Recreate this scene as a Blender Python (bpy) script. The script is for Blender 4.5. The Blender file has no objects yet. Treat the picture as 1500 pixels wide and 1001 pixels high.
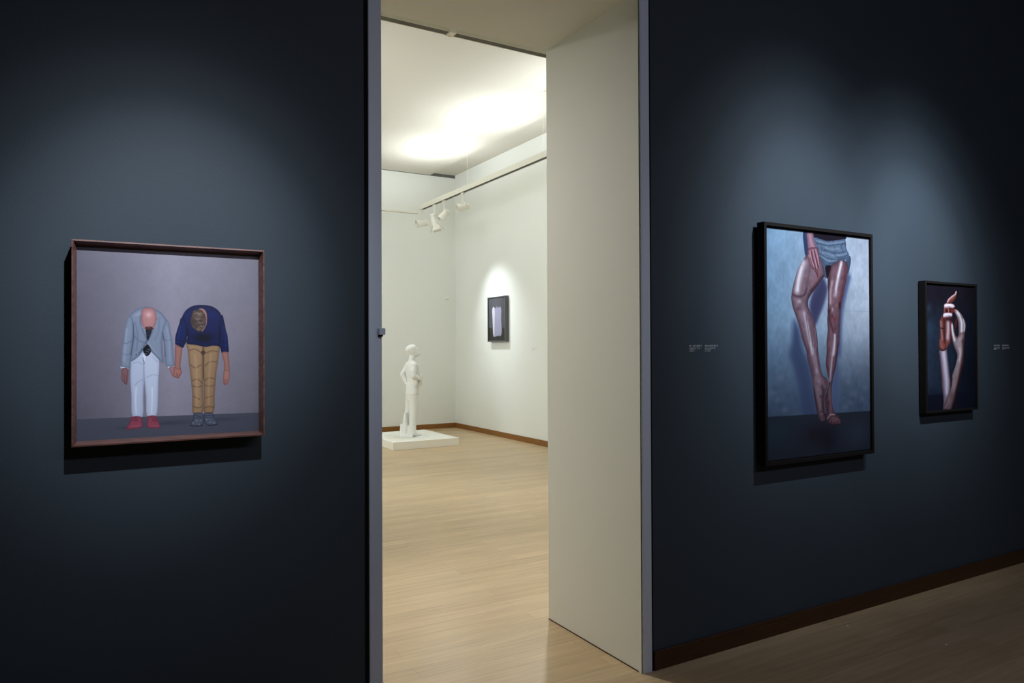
import bpy, bmesh, math, random
import numpy as np
from mathutils import Vector, Matrix
random.seed(7)
SC = bpy.context.scene
COL = SC.collection
PI = math.pi
# ---------------------------------------------------------------- camera
CAM_Z = 1.55
cd = bpy.data.cameras.new('camera'); cam = bpy.data.objects.new('camera', cd); COL.objects.link(cam)
cd.sensor_width = 36.0; cd.lens = 25.644; cd.clip_start = 0.05
yaw, pit, rol = 0.5249, 0.0077, -0.0043
F0 = Vector((math.sin(yaw), math.cos(yaw), 0)); R0 = Vector((math.cos(yaw), -math.sin(yaw), 0)); Z0 = Vector((0, 0, 1))
F1 = F0*math.cos(pit) + Z0*math.sin(pit); U1 = Z0*math.cos(pit) - F0*math.sin(pit)
R2 = R0*math.cos(rol) + U1*math.sin(rol); U2 = U1*math.cos(rol) - R0*math.sin(rol)
m = Matrix((R2, U2, -F1)).transposed().to_4x4(); m.translation = (0, 0, CAM_Z)
cam.matrix_world = m
SC.camera = cam
# ---------------------------------------------------------------- world, exposure, lights
w = bpy.data.worlds.new('world'); SC.world = w; w.use_nodes = True
w.node_tree.nodes['Background'].inputs[0].default_value = (0.02, 0.03, 0.05, 1)
w.node_tree.nodes['Background'].inputs[1].default_value = 0.0
SC.view_settings.view_transform = 'Standard'; SC.view_settings.look = 'None'
SC.view_settings.gamma = 1.0; SC.view_settings.use_curve_mapping = False
SC.view_settings.exposure = 0.0
SC.cycles.use_denoising = True
SC.cycles.max_bounces = 10; SC.cycles.diffuse_bounces = 8; SC.cycles.sample_clamp_indirect = 6.0
SC.cycles.caustics_reflective = False; SC.cycles.caustics_refractive = False

D = 2.695          # distance from the camera to the dark partition's face
T = 0.807          # its thickness
XL, XR = 0.976, 2.262   # the opening
HD = 3.245
XC, YB = 6.145, 12.804  # white room: right wall, far wall
HB, HC = 4.886, 4.84    # upper ceiling strip, main ceiling slab

def aim(o, target):
    o.rotation_euler = (Vector(target) - o.location).to_track_quat('-Z', 'Y').to_euler()
def spot(loc, target, watts, col, size_deg, blend, soft=0.03):
    l = bpy.data.lights.new('spot', 'SPOT'); l.energy = watts; l.color = col
    l.spot_size = math.radians(size_deg); l.spot_blend = blend; l.shadow_soft_size = soft
    o = bpy.data.objects.new('spot', l); COL.objects.link(o); o.location = loc; aim(o, target); return o
def area(loc, target, watts, col, sx, sy, spread=180):
    l = bpy.data.lights.new('area', 'AREA'); l.energy = watts; l.color = col; l.shape = 'RECTANGLE'
    l.size = sx; l.size_y = sy; l.spread = math.radians(spread)
    o = bpy.data.objects.new('area', l); COL.objects.link(o); o.location = loc; aim(o, target); return o
COOL = (0.86, 0.93, 1.0)
# gallery spots of the dark room, one per photograph
for loc, tgt, lobes in (
        ((0.38, 0.80, 3.10), (0.22, D, 1.76), ((185, 32), (75, 43), (20, 54), (6, 70))),
        ((3.40, 0.78, 3.85), (3.42, D, 2.02), ((270, 32), (190, 43), (110, 55), (12, 70))),
        ((3.95, 0.78, 3.85), (4.50, D, 2.02), ((370, 28), (250, 39), (140, 51), (12, 64)))):
    for wt, ang in lobes:      # hot centre, beam and spill of one lamp
        spot(loc, tgt, wt, COOL, ang, 1.0, 0.025)
# unseen fill light added behind the camera to lift the dark gallery
area((3.0, -2.6, 4.0), (3.0, 1.0, 0.0), 52, (.90, 0.87, 1.0), 4.0, 0.3)
# white room: uplights lying in the suspended beams (they shine on the ceiling)
WARM = (1.0, 0.955, 0.86)
def uplight(loc, watts, sx, sy, rz=0):
    l = bpy.data.lights.new('area', 'AREA'); l.energy = watts; l.color = (0.92, 0.97, 1.0); l.shape = 'RECTANGLE'
    l.size = sx; l.size_y = sy
    o = bpy.data.objects.new('area', l); COL.objects.link(o); o.location = loc; o.rotation_euler = (PI, rz, 0); return o
for y, wt in ((10.98, 24), (9.0, 25), (7.15, 14)): uplight((5.045, y, 4.085), wt, 0.05, 1.2, -.28)
for y in (10.6, 8.4, 6.2): uplight((0.62, y, 4.085), 2, 0.05, 1.7, .0)  # added bounce light on the unseen left side; no beam is built there
uplight((2.9, 5.12, 4.085), 1, 3.0, 0.05)
spot((4.86, 11.86, 3.69), (-0.9, 11.6, 1.6), 300, (0.90, 0.97, 1.0), 80, 1.0, 0.05)
spot((4.86, 10.24, 3.69), (-0.9, 8.0, 1.6), 400, (0.90, 0.97, 1.0), 90, 1.0, 0.05)
area((0.3, 8.6, 3.3), (5.4, 12.0, 2.6), 134, (0.90, 0.965, 0.98), 4.5, 1.4)  # soft wash added to lift the walls; hangs free, without a fixture
spot((0.66, 6.3, 3.72), (2.15, 3.3, 0.9), 400, (1.0, 0.96, 0.88), 72, 1.0, 0.16)  # unseen fill added to brighten the door reveal and near floor
spot((4.86, 7.3, 3.72), (2.7, 5.6, 0.0), 210, (1.0, 0.96, 0.86), 84, 1.0, 0.1)  # added floor fill; no lamp head hangs at this point
spot((0.66, 10.4, 3.7), (4.5, 11.0, 0.9), 30, (0.95, 0.97, 1.0), 26, 1.0, 0.05)
spot((5.10, 11.29, 3.44), (6.1, 11.03, 1.98), 66, (0.86, 0.94, 1.0), 40, 1.0, 0.04)
spot((5.10, 11.29, 3.44), (6.1, 11.03, 1.95), 110, (0.86, 0.94, 1.0), 72, 1.0, 0.04)
spot((4.90, 10.93, 3.62), (4.5, 10.95, 0.9), 60, (0.95, 0.97, 1.0), 40, 0.8, 0.04)

# ---------------------------------------------------------------- materials
def mat(name, col, rough=0.6, spec=0.5, metal=0.0):
    mt = bpy.data.materials.new(name); mt.use_nodes = True
    b = mt.node_tree.nodes['Principled BSDF']
    b.inputs['Base Color'].default_value = (*col, 1); b.inputs['Roughness'].default_value = rough
    b.inputs['Specular IOR Level'].default_value = spec; b.inputs['Metallic'].default_value = metal
    return mt
def bump(mt, scale, strength, detail=4):
    nt = mt.node_tree; b = nt.nodes['Principled BSDF']
    tc = nt.nodes.new('ShaderNodeTexCoord'); n = nt.nodes.new('ShaderNodeTexNoise'); bp = nt.nodes.new('ShaderNodeBump')
    n.inputs['Scale'].default_value = scale; n.inputs['Detail'].default_value = detail
    bp.inputs['Strength'].default_value = strength; bp.inputs['Distance'].default_value = 0.002
    nt.links.new(tc.outputs['Object'], n.inputs['Vector']); nt.links.new(n.outputs['Fac'], bp.inputs['Height'])
    nt.links.new(bp.outputs['Normal'], b.inputs['Normal']); return mt
def mottle(mt, c1, c2, scale, stretch=(1, 1, 1)):
    nt = mt.node_tree; b = nt.nodes['Principled BSDF']
    tc = nt.nodes.new('ShaderNodeTexCoord'); mp = nt.nodes.new('ShaderNodeMapping'); n = nt.nodes.new('ShaderNodeTexNoise')
    r = nt.nodes.new('ShaderNodeValToRGB'); mp.inputs['Scale'].default_value = stretch
    n.inputs['Scale'].default_value = scale; n.inputs['Detail'].default_value = 6
    r.color_ramp.elements[0].position = .3; r.color_ramp.elements[1].position = .7
    r.color_ramp.elements[0].color = (*c1, 1); r.color_ramp.elements[1].color = (*c2, 1)
    nt.links.new(tc.outputs['Object'], mp.inputs['Vector']); nt.links.new(mp.outputs[0], n.inputs['Vector'])
    nt.links.new(n.outputs['Fac'], r.inputs['Fac']); nt.links.new(r.outputs['Color'], b.inputs['Base Color']); return mt
M = {}
M['dark'] = bump(mottle(mat('slate_paint', (.034, .046, .062), .62, .2), (.032, .044, .058), (.035, .049, .065), 1.5), 160, .2)
M['cream'] = bump(mottle(mat('cream_paint', (.745, .765, .735), .7, .2), (.735, .757, .728), (.755, .773, .745), .8), 140, .15)
M['white'] = bump(mat('white_paint', (.80, .80, .75), .7, .2), 120, .12)
M['ceil'] = mat('ceiling_white', (.56, .54, .48), .8, .1)
M['black'] = mat('blackened_void', (.006, .006, .007), .8, .1)
M['slot'] = mat('grey_grille', (.12, .125, .12), .7, .2)
M['jamb'] = bump(mat('grey_blue_steel', (.52, .60, .72), .42, .5, 0.0), 60, .1)
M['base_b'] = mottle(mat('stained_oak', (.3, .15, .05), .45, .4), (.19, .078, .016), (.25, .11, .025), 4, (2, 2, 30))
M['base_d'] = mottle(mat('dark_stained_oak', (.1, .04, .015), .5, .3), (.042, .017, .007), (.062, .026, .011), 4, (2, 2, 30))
M['beam'] = mat('beam_beige', (.66, .65, .57), .55, .3)
M['lamp'] = mat('lamp_white', (.74, .73, .67), .4, .4)
M['plaster'] = bump(mat('white_plaster', (.74, .75, .73), .6, .3), 40, .3)
M['plinth'] = mat('plinth_white', (.84, .83, .77), .55, .3)
M['wood_frame'] = bump(mottle(mat('walnut', (.12, .05, .04), .42, .45), (.10, .045, .036), (.21, .10, .085), 12, (1, 6, 6)), 50, .2)
M['ebony'] = bump(mat('black_frame', (.008, .007, .007), .7, .12), 60, .2)
M['greyframe'] = mat('grey_frame', (.085, .09, .10), .45, .4)
M['vinyl'] = mat('caption_vinyl', (.42, .46, .50), .6, .2)
M['vinyl2'] = mat('caption_grey', (.60, .60, .56), .6, .2)
M['speck'] = mat('glint', (.8, .8, .78), .8, .1)
M['lens'] = mat('lens_dark', (.01, .01, .012), .15, .6)

def floor_mat():
    mt = mat('maple_boards', (.5, .4, .25), .34, .4); nt = mt.node_tree; b = nt.nodes['Principled BSDF']; L = nt.links.new
    tc = nt.nodes.new('ShaderNodeTexCoord')
    br = nt.nodes.new('ShaderNodeTexBrick'); br.offset = 0.37; br.offset_frequency = 2
    br.inputs['Scale'].default_value = 1.0; br.inputs['Brick Width'].default_value = 1.35; br.inputs['Row Height'].default_value = 0.118
    br.inputs['Mortar Size'].default_value = 0.0016; br.inputs['Mortar Smooth'].default_value = .3; br.inputs['Bias'].default_value = -.1
    br.inputs['Color1'].default_value = (.575, .43, .26, 1); br.inputs['Color2'].default_value = (.50, .365, .21, 1)
    br.inputs['Mortar'].default_value = (.40, .29, .17, 1)
    L(tc.outputs['Object'], br.inputs['Vector'])
    mp = nt.nodes.new('ShaderNodeMapping'); mp.inputs['Scale'].default_value = (1.2, 16, 1); L(tc.outputs['Object'], mp.inputs['Vector'])
    n = nt.nodes.new('ShaderNodeTexNoise'); n.inputs['Scale'].default_value = 2.2; n.inputs['Detail'].default_value = 7; L(mp.outputs[0], n.inputs['Vector'])
    mp2 = nt.nodes.new('ShaderNodeMapping'); mp2.inputs['Scale'].default_value = (.45, 1.6, 1); L(tc.outputs['Object'], mp2.inputs['Vector'])
    n2 = nt.nodes.new('ShaderNodeTexNoise'); n2.inputs['Scale'].default_value = 1.5; n2.inputs['Detail'].default_value = 3; L(mp2.outputs[0], n2.inputs['Vector'])
    mr = nt.nodes.new('ShaderNodeMapRange'); mr.inputs['From Min'].default_value = .3; mr.inputs['From Max'].default_value = .7
    mr.inputs['To Min'].default_value = .88; mr.inputs['To Max'].default_value = 1.10; L(n.outputs['Fac'], mr.inputs['Value'])
    mr2 = nt.nodes.new('ShaderNodeMapRange'); mr2.inputs['From Min'].default_value = .3; mr2.inputs['From Max'].default_value = .7
    mr2.inputs['To Min'].default_value = .92; mr2.inputs['To Max'].default_value = 1.07; L(n2.outputs['Fac'], mr2.inputs['Value'])
    mu = nt.nodes.new('ShaderNodeMath'); mu.operation = 'MULTIPLY'; L(mr.outputs[0], mu.inputs[0]); L(mr2.outputs[0], mu.inputs[1])
    vm = nt.nodes.new('ShaderNodeVectorMath'); vm.operation = 'SCALE'; L(br.outputs['Color'], vm.inputs[0]); L(mu.outputs[0], vm.inputs['Scale'])
    L(vm.outputs[0], b.inputs['Base Color'])
    bp = nt.nodes.new('ShaderNodeBump'); bp.inputs['Strength'].default_value = .15; bp.inputs['Distance'].default_value = .001
    L(br.outputs['Fac'], bp.inputs['Height']); bp.invert = True; L(bp.outputs['Normal'], b.inputs['Normal'])
    return mt
M['floor'] = floor_mat()

# ---------------------------------------------------------------- mesh helpers
def link(name, bm, m=None, parent=None, smooth=False, mats=None):
    me = bpy.data.meshes.new(name); bm.to_mesh(me); bm.free()
    for k in (mats or [m]): me.materials.append(k)
    if smooth:
        for p in me.polygons: p.use_smooth = True
    o = bpy.data.objects.new(name, me); COL.objects.link(o)
    if parent: o.parent = parent
    return o
def box(bm, x0, x1, y0, y1, z0, z1, mi=0):
    vs = [bm.verts.new((x, y, z)) for x in (x0, x1) for y in (y0, y1) for z in (z0, z1)]
    fs = []
    for f in ((0, 1, 3, 2), (4, 6, 7, 5), (0, 4, 5, 1), (2, 3, 7, 6), (0, 2, 6, 4), (1, 5, 7, 3)):
        fc = bm.faces.new([vs[i] for i in f]); fc.material_index = mi; fs.append(fc)
    return fs
def bevel(bm, w, seg=2):
    bmesh.ops.bevel(bm, geom=bm.edges[:], offset=w, segments=seg, affect='EDGES', profile=.5)
def struct(o): o['kind'] = 'structure'; return o
def tag(o, label, cat, group=None):
    o['label'] = label; o['category'] = cat
    if group: o['group'] = group
    return o
def empty(name, loc, label, cat, group=None, rot=None):
    o = bpy.data.objects.new(name, None); COL.objects.link(o); o.location = loc; o.empty_display_size = .1
    if rot: o.rotation_euler = rot
    return tag(o, label, cat, group)
def ring(bm, c, ax, bx, ra, rb, n=20):
    return [bm.verts.new(Vector(c) + Vector(ax)*ra*math.cos(2*PI*i/n) + Vector(bx)*rb*math.sin(2*PI*i/n)) for i in range(n)]
def loft(bm, rings, caps=(True, True)):
    for a, b in zip(rings, rings[1:]):
        for i in range(len(a)): bm.faces.new((a[i], a[(i+1) % len(a)], b[(i+1) % len(a)], b[i]))
    if caps[0]: bm.faces.new(rings[0][::-1])
    if caps[1]: bm.faces.new(rings[-1])
def tube(bm, pts, rads, n=14, flat=1.0, up=None):
    """tapering limb through pts; rads one radius per point; rounded ends"""
    P = [Vector(p) for p in pts]; rs = list(rads)
    d0 = (P[0]-P[1]).normalized(); d1 = (P[-1]-P[-2]).normalized()
    P = [P[0]+d0*rs[0]*.85, P[0]+d0*rs[0]*.5] + P + [P[-1]+d1*rs[-1]*.5, P[-1]+d1*rs[-1]*.85]
    rs = [rs[0]*.45, rs[0]*.85] + rs + [rs[-1]*.85, rs[-1]*.45]
    rr = []
    ref = Vector(up) if up else Vector((.31, .17, .93))
    for i, p in enumerate(P):
        t = (P[min(i+1, len(P)-1)] - P[max(i-1, 0)]).normalized()
        a = t.cross(ref)
        if a.length < .05: a = t.cross(Vector((1, 0, 0)))
        a.normalize(); b = a.cross(t).normalized()
        rr.append(ring(bm, p, a, b, rs[i], rs[i]*flat, n))
    loft(bm, rr)

# ---------------------------------------------------------------- structure
DX0, DX1, DY0 = -4.5, 8.5, -4.5
WX0 = -0.9
bm = bmesh.new(); box(bm, DX0, DX1, DY0, YB+.2, -.12, 0); struct(link('floor', bm, M['floor']))
def partition(name, x0, x1, z0, z1):
    bm = bmesh.new(); fs = box(bm, x0, x1, D, D+T, z0, z1, 1)
    bm.normal_update(); bmesh.ops.recalc_face_normals(bm, faces=bm.faces[:])
    for f in bm.faces: f.material_index = 0 if f.normal.y < -.5 else 1
    return struct(link(name, bm, mats=[M['dark'], M['cream']]))
partition('wall_left', DX0, XL, 0, 5.0)
partition('wall_right', XR, DX1, 0, 5.0)
partition('wall_above', XL, XR, HD, 5.0)
bm = bmesh.new(); box(bm, XC, XC+.2, D+T, YB+.2, 0, 5.0); struct(link('wall_east', bm, M['cream']))
bm = bmesh.new(); box(bm, WX0-.2, XC, YB, YB+.2, 0, 5.0); struct(link('wall_north', bm, M['cream']))
bm = bmesh.new(); box(bm, WX0-.2, WX0, D+T, YB, 0, 5.0); struct(link('wall_west', bm, M['cream']))
bm = bmesh.new()
box(bm, WX0-.2, XC+.2, D+T, YB+.2, HB, 5.0)
struct(link('ceiling', bm, M['ceil']))
bm = bmesh.new(); box(bm, WX0, 5.62, D+T, YB-.012, HC, HB); struct(link('ceiling_slab', bm, M['ceil']))
bm = bmesh.new(); box(bm, DX0, DX1, DY0, D, 4.6, 4.8); struct(link('ceiling_dark', bm, M['black']))
for nm, b in (('wall_south', (DX0, DX1, DY0-.2, DY0, 0, 4.8)), ('wall_far_left', (DX0-.2, DX0, DY0, D, 0, 4.8)), ('wall_far_right', (DX1, DX1+.2, DY0, D, 0, 4.8))):
    bm = bmesh.new(); box(bm, *b); struct(link(nm, bm, M['dark']))
# ventilation slot along the top of the far wall
bm = bmesh.new(); box(bm, WX0, XC, YB-.006, YB, 4.832, HB); struct(link('trim_6', bm, M['slot']))
# baseboards
def baseboard(name, x0, x1, y0, y1, h, m, ax):
    bm = bmesh.new(); box(bm, x0, x1, y0, y1, 0, h); bevel(bm, .003, 1); return struct(link(name, bm, m))
baseboard('baseboard_north', WX0, XC, YB-.016, YB, .09, M['base_b'], 0)
baseboard('baseboard_east', XC-.016, XC, D+T, YB-.016, .09, M['base_b'], 1)
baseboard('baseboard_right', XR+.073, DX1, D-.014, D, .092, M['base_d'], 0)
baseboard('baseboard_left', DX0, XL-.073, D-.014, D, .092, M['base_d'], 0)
# steel edge strips of the opening, each beside a black strip that paints in the gap's shade
def edge_strip(name, x0, x1, g0, g1):
    bm = bmesh.new(); box(bm, x0, x1, D-.010, D+.004, 0, 5.0); bevel(bm, .002, 1)
    o = struct(link(name, bm, M['jamb']))
    bm = bmesh.new(); box(bm, g0, g1, D-.004, D+.001, 0, 5.0); s = link('gap_shade', bm, M['black'], o)
edge_strip('trim_1', XL-.053, XL, XL-.066, XL-.053)
edge_strip('trim_2', XR+.004, XR+.058, XR+.058, XR+.070)
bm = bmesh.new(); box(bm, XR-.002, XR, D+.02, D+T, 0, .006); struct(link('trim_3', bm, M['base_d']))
# catch on the left edge strip
t = empty('door_catch', (XL-.004, D-.010, 1.612), 'small grey metal catch fixed to the left edge strip of the doorway', 'catch')
bm = bmesh.new(); box(bm, -.014, .012, -.018, 0, -.013, .013); bevel(bm, .003, 2); link('catch_body', bm, M['jamb'], t)
bm = bmesh.new(); box(bm, -.012, .004, -.010, 0, -.020, -.0132); link('catch_shadow', bm, M['black'], t)  # black block standing in for the shadow below the catch

# ---------------------------------------------------------------- framed photographs
ART = {
 'p1': {'rect': (-0.0380,0.5110,1.2620,1.8740), 'ops': [
  ('bggrad',[(6.0,30.0),(542.0,641.0)],[(104,102,118),(146,142,160),(124,122,136)],'h'),
  ('noise',[],(0,0,0),(0.35,0.02)),
  ('band',[(92.0,543.0),(481.0,547.0)],(84,88,104),(0.8,)),
  ('blob',[(264.0,568.0)],(62,62,78),(60,7,0.6)),
  ('blob',[(432.0,565.0)],(62,62,78),(45,6,0.5)),
  ('blob',[(140.0,577.0)],(66,66,80),(30,5,0.5)),
  ('poly',[(156.0,355.0),(185.0,330.0),(198.0,333.0),(198.0,367.0),(192.0,395.0),(190.0,432.0),(188.0,478.0),(186.0,542.0),(157.0,541.0),(154.0,477.0),(151.0,422.0),(152.0,376.0)],(184,194,220),(0.6,(140,148,178),3.5)),
  ('poly',[(189.0,330.0),(214.0,333.0),(233.0,359.0),(234.0,396.0),(232.0,424.0),(231.0,471.0),(226.0,542.0),(199.0,542.0),(196.0,479.0),(192.0,441.0),(189.0,404.0),(187.0,363.0)],(190,200,224),(0.6,(146,154,184),3.5)),
  ('g',[(190.0,363.0),(190.0,404.0),(193.0,446.0),(195.0,497.0)],(140,148,176),(1.25,0.63)),
  ('g',[(164.0,441.0),(172.0,432.0),(187.0,423.0)],(150,158,186),(1.44,0.73)),
  ('g',[(198.0,418.0),(214.0,409.0),(231.0,412.0)],(150,158,186),(1.44,0.73)),
  ('g',[(160.0,371.0),(172.0,367.0),(187.0,376.0)],(150,156,184),(1.63,0.63)),
  ('g',[(214.0,349.0),(229.0,368.0)],(150,156,184),(1.63,0.63)),
  ('g',[(168.0,450.0),(166.0,491.0),(168.0,533.0)],(222,230,248),(2.58,0.63)),
  ('g',[(214.0,451.0),(214.0,493.0),(212.0,535.0)],(224,232,250),(2.58,0.63)),
  ('poly',[(184.0,344.0),(193.0,335.0),(198.0,349.0),(191.0,377.0),(187.0,363.0)],(205,212,235),(0.5,(150,156,180),2)),
  ('g',[(187.0,353.0),(191.0,372.0)],(50,55,75),(0.96,0.84)),
  ('line',[(191.0,196.0),(204.0,191.0),(218.0,195.0),(224.0,207.0)],(34,36,56),(2,2,0.9)),
  ('t',[],(0,0,0),(60,60,0.025)),
  ('poly',[(144.0,225.0),(164.0,200.0),(189.0,189.0),(214.0,191.0),(241.0,207.0),(257.0,230.0),(261.0,251.0),(250.0,270.0),(244.0,298.0),(245.0,331.0),(247.0,371.0),(233.0,359.0),(214.0,337.0),(198.0,313.0),(193.0,307.0),(188.0,328.0),(175.0,349.0),(152.0,364.0),(152.0,330.0),(159.0,284.0),(152.0,252.0)],(132,144,168),(0.7,(78,88,112),4.5)),
  ('poly',[(198.0,251.0),(214.0,254.0),(210.0,279.0),(201.0,300.0),(196.0,279.0)],(60,66,88),(1,(50,54,74),2)),
  ('poly',[(196.0,262.0),(210.0,261.0),(208.0,277.0),(201.0,296.0),(198.0,279.0)],(10,12,26),(0.5,(10,12,26),1)),
  ('line',[(198.0,275.0),(207.0,268.0)],(150,158,180),(0.8,0.4,0.8)),
  ('line',[(199.0,284.0),(207.0,276.0)],(120,128,150),(0.8,0.4,0.8)),
  ('poly',[(187.0,329.0),(198.0,311.0),(206.0,317.0),(211.0,333.0),(198.0,349.0)],(10,12,28),(0.5,(10,12,28),1)),
  ('line',[(190.0,339.0),(199.0,342.0)],(176,184,206),(1.0,0.4,0.9)),
  ('line',[(196.0,332.0),(204.0,335.0)],(176,184,206),(1.0,0.4,0.9)),
  ('line',[(201.0,326.0),(209.0,329.0)],(176,184,206),(1.0,0.4,0.9)),
  ('g',[(198.0,300.0),(189.0,321.0),(175.0,339.0)],(64,72,96),(1.44,0.84)),
  ('g',[(201.0,302.0),(214.0,323.0),(233.0,349.0)],(160,170,192),(1.82,0.63)),
  ('g',[(214.0,195.0),(222.0,237.0),(214.0,270.0),(202.0,298.0)],(92,102,128),(2.01,0.63)),
  ('g',[(184.0,201.0),(179.0,233.0),(187.0,265.0),(198.0,296.0)],(92,102,128),(2.01,0.63)),
  ('g',[(164.0,238.0),(172.0,279.0),(168.0,330.0)],(108,118,144),(2.67,0.63)),
  ('g',[(235.0,223.0),(233.0,265.0),(222.0,293.0)],(112,122,148),(2.67,0.53)),
  ('g',[(168.0,215.0),(189.0,205.0)],(164,174,198),(5.05,0.53)),
  ('g',[(158.0,277.0),(175.0,298.0),(189.0,302.0)],(98,108,134),(1.82,0.63)),
  ('t',[],(0,0,0),(60,60,0.05)),
  ('blob',[(168.0,343.0)],(16,18,34),(1.6,1.6,1)),
  ('blob',[(182.0,325.0)],(20,22,40),(1.2,1.2,1)),
  ('poly',[(125.0,379.0),(143.0,381.0),(144.0,389.0),(126.0,387.0)],(214,220,240),(0.4,(180,186,210),1)),
  ('poly',[(261.0,379.0),(281.0,380.0),(280.0,387.0),(262.0,387.0)],(206,212,234),(0.4,(170,176,200),1)),
  ('poly',[(144.0,222.0),(135.0,252.0),(131.0,293.0),(126.0,325.0),(124.0,378.0),(132.0,382.0),(150.0,382.0),(153.0,344.0),(159.0,289.0),(161.0,252.0),(156.0,224.0)],(134,146,170),(0.6,(84,94,118),4)),
  ('g',[(141.0,261.0),(137.0,307.0),(133.0,362.0)],(158,168,192),(3.62,0.63)),
  ('g',[(131.0,305.0),(140.0,307.0),(156.0,298.0)],(96,106,132),(1.63,0.63)),
  ('g',[(129.0,339.0),(140.0,344.0),(152.0,337.0)],(98,108,134),(1.44,0.53)),
  ('g',[(159.0,243.0),(160.0,284.0),(153.0,344.0)],(66,74,98),(1.34,0.84)),
  ('poly',[(255.0,230.0),(263.0,237.0),(269.0,270.0),(274.0,298.0),(277.0,340.0),(280.0,378.0),(273.0,382.0),(254.0,380.0),(251.0,345.0),(249.0,307.0),(243.0,270.0),(249.0,242.0)],(132,144,168),(0.6,(84,94,118),4)),
  ('g',[(258.0,256.0),(264.0,302.0),(266.0,364.0)],(152,162,186),(3.34,0.53)),
  ('g',[(244.0,270.0),(249.0,307.0),(252.0,349.0)],(60,68,92),(1.34,0.84)),
  ('g',[(250.0,293.0),(260.0,298.0),(273.0,292.0)],(98,108,134),(1.44,0.63)),
  ('poly',[(128.0,386.0),(143.0,386.0),(145.0,403.0),(144.0,422.0),(141.0,439.0),(135.0,436.0),(128.0,427.0),(125.0,414.0),(126.0,398.0)],(138,100,106),(0.5,(80,56,64),2.5)),
  ('g',[(133.0,403.0),(135.0,435.0)],(84,56,62),(0.8999999999999999,0.7)),
  ('g',[(139.0,408.0),(139.0,437.0)],(84,56,62),(0.87,0.73)),
  ('poly',[(265.0,385.0),(280.0,384.0),(285.0,399.0),(283.0,418.0),(273.0,413.0),(267.0,399.0)],(160,122,130),(0.5,(100,70,78),2)),
  ('poly',[(182.0,219.0),(183.0,201.0),(193.0,192.0),(204.0,191.0),(215.0,192.0),(224.0,202.0),(227.0,221.0),(225.0,240.0),(221.0,254.0),(214.0,262.0),(205.0,264.0),(195.0,262.0),(188.0,256.0),(183.0,240.0)],(178,132,136),(0.6,(120,78,84),4)),
  ('blob',[(204.0,214.0)],(226,184,186),(9,9,0.8)),
  ('blob',[(206.0,235.0)],(190,140,140),(9,8,0.4)),
  ('poly',[(193.0,254.0),(215.0,253.0),(216.0,260.0),(208.0,265.0),(199.0,264.0)],(74,42,50),(1.2,(66,36,44),2)),
  ('line',[(184.0,249.0),(187.0,257.0),(196.0,256.0)],(214,216,230),(0.7,0.4,0.8)),
  ('line',[(214.0,255.0),(223.0,254.0),(226.0,248.0)],(214,216,230),(0.7,0.4,0.8)),
  ('blob',[(182.0,228.0)],(150,104,108),(1.6,3.4,0.9)),
  ('blob',[(228.0,227.0)],(150,104,108),(1.4,3.4,0.9)),
  ('blob',[(204.0,256.0)],(150,100,104),(2,2.4,0.8)),
  ('poly',[(150.0,544.0),(168.0,541.0),(183.0,545.0),(186.0,561.0),(186.0,575.0),(170.0,581.0),(142.0,582.0),(141.0,573.0),(148.0,561.0),(153.0,553.0)],(150,76,98),(0.5,(88,38,56),3)),
  ('poly',[(199.0,544.0),(214.0,541.0),(226.0,544.0),(231.0,557.0),(237.0,573.0),(236.0,582.0),(222.0,583.0),(200.0,579.0),(197.0,564.0),(200.0,555.0)],(150,76,98),(0.5,(88,38,56),3)),
  ('g',[(156.0,545.0),(170.0,548.0)],(70,28,50),(0.96,0.84)),
  ('g',[(158.0,551.0),(172.0,552.0)],(70,28,50),(0.96,0.84)),
  ('g',[(161.0,556.0),(173.0,557.0)],(70,28,50),(0.96,0.84)),
  ('g',[(154.0,573.0),(179.0,572.0)],(186,110,130),(1.63,0.63)),
  ('g',[(210.0,548.0),(224.0,550.0)],(70,28,50),(0.96,0.84)),
  ('g',[(212.0,553.0),(226.0,555.0)],(70,28,50),(0.96,0.84)),
  ('g',[(215.0,559.0),(227.0,560.0)],(70,28,50),(0.96,0.84)),
  ('g',[(208.0,576.0),(233.0,576.0)],(186,110,130),(1.63,0.63)),
  ('poly',[(316.0,305.0),(343.0,307.0),(370.0,310.0),(369.0,341.0),(367.0,389.0),(368.0,427.0),(366.0,451.0),(366.0,542.0),(336.0,542.0),(334.0,484.0),(330.0,431.0),(323.0,369.0),(320.0,331.0)],(160,132,104),(0.6,(86,66,54),4.5)),
  ('poly',[(367.0,310.0),(396.0,307.0),(419.0,310.0),(417.0,346.0),(413.0,380.0),(408.0,414.0),(404.0,477.0),(400.0,541.0),(371.0,541.0),(369.0,475.0),(368.0,427.0),(366.0,379.0)],(154,126,98),(0.6,(86,66,54),4.5)),
  ('line',[(367.0,427.0),(367.0,475.0),(367.0,523.0)],(138,132,150),(0.8,0.4,0.9)),
  ('g',[(369.0,322.0),(368.0,370.0),(368.0,427.0)],(60,46,40),(1.44,0.84)),
  ('g',[(325.0,331.0),(343.0,326.0),(365.0,341.0)],(96,76,62),(1.72,0.79)),
  ('g',[(330.0,379.0),(343.0,389.0),(360.0,379.0)],(96,76,62),(1.72,0.79)),
  ('g',[(334.0,431.0),(352.0,427.0),(365.0,442.0)],(96,76,62),(1.72,0.79)),
  ('g',[(329.0,445.0),(347.0,453.0),(364.0,449.0)],(96,76,62),(1.72,0.79)),
  ('g',[(374.0,341.0),(396.0,332.0),(414.0,336.0)],(96,76,62),(1.72,0.79)),
  ('g',[(374.0,384.0),(387.0,370.0),(410.0,370.0)],(96,76,62),(1.72,0.79)),
  ('g',[(372.0,432.0),(387.0,423.0),(405.0,428.0)],(96,76,62),(1.72,0.79)),
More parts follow.
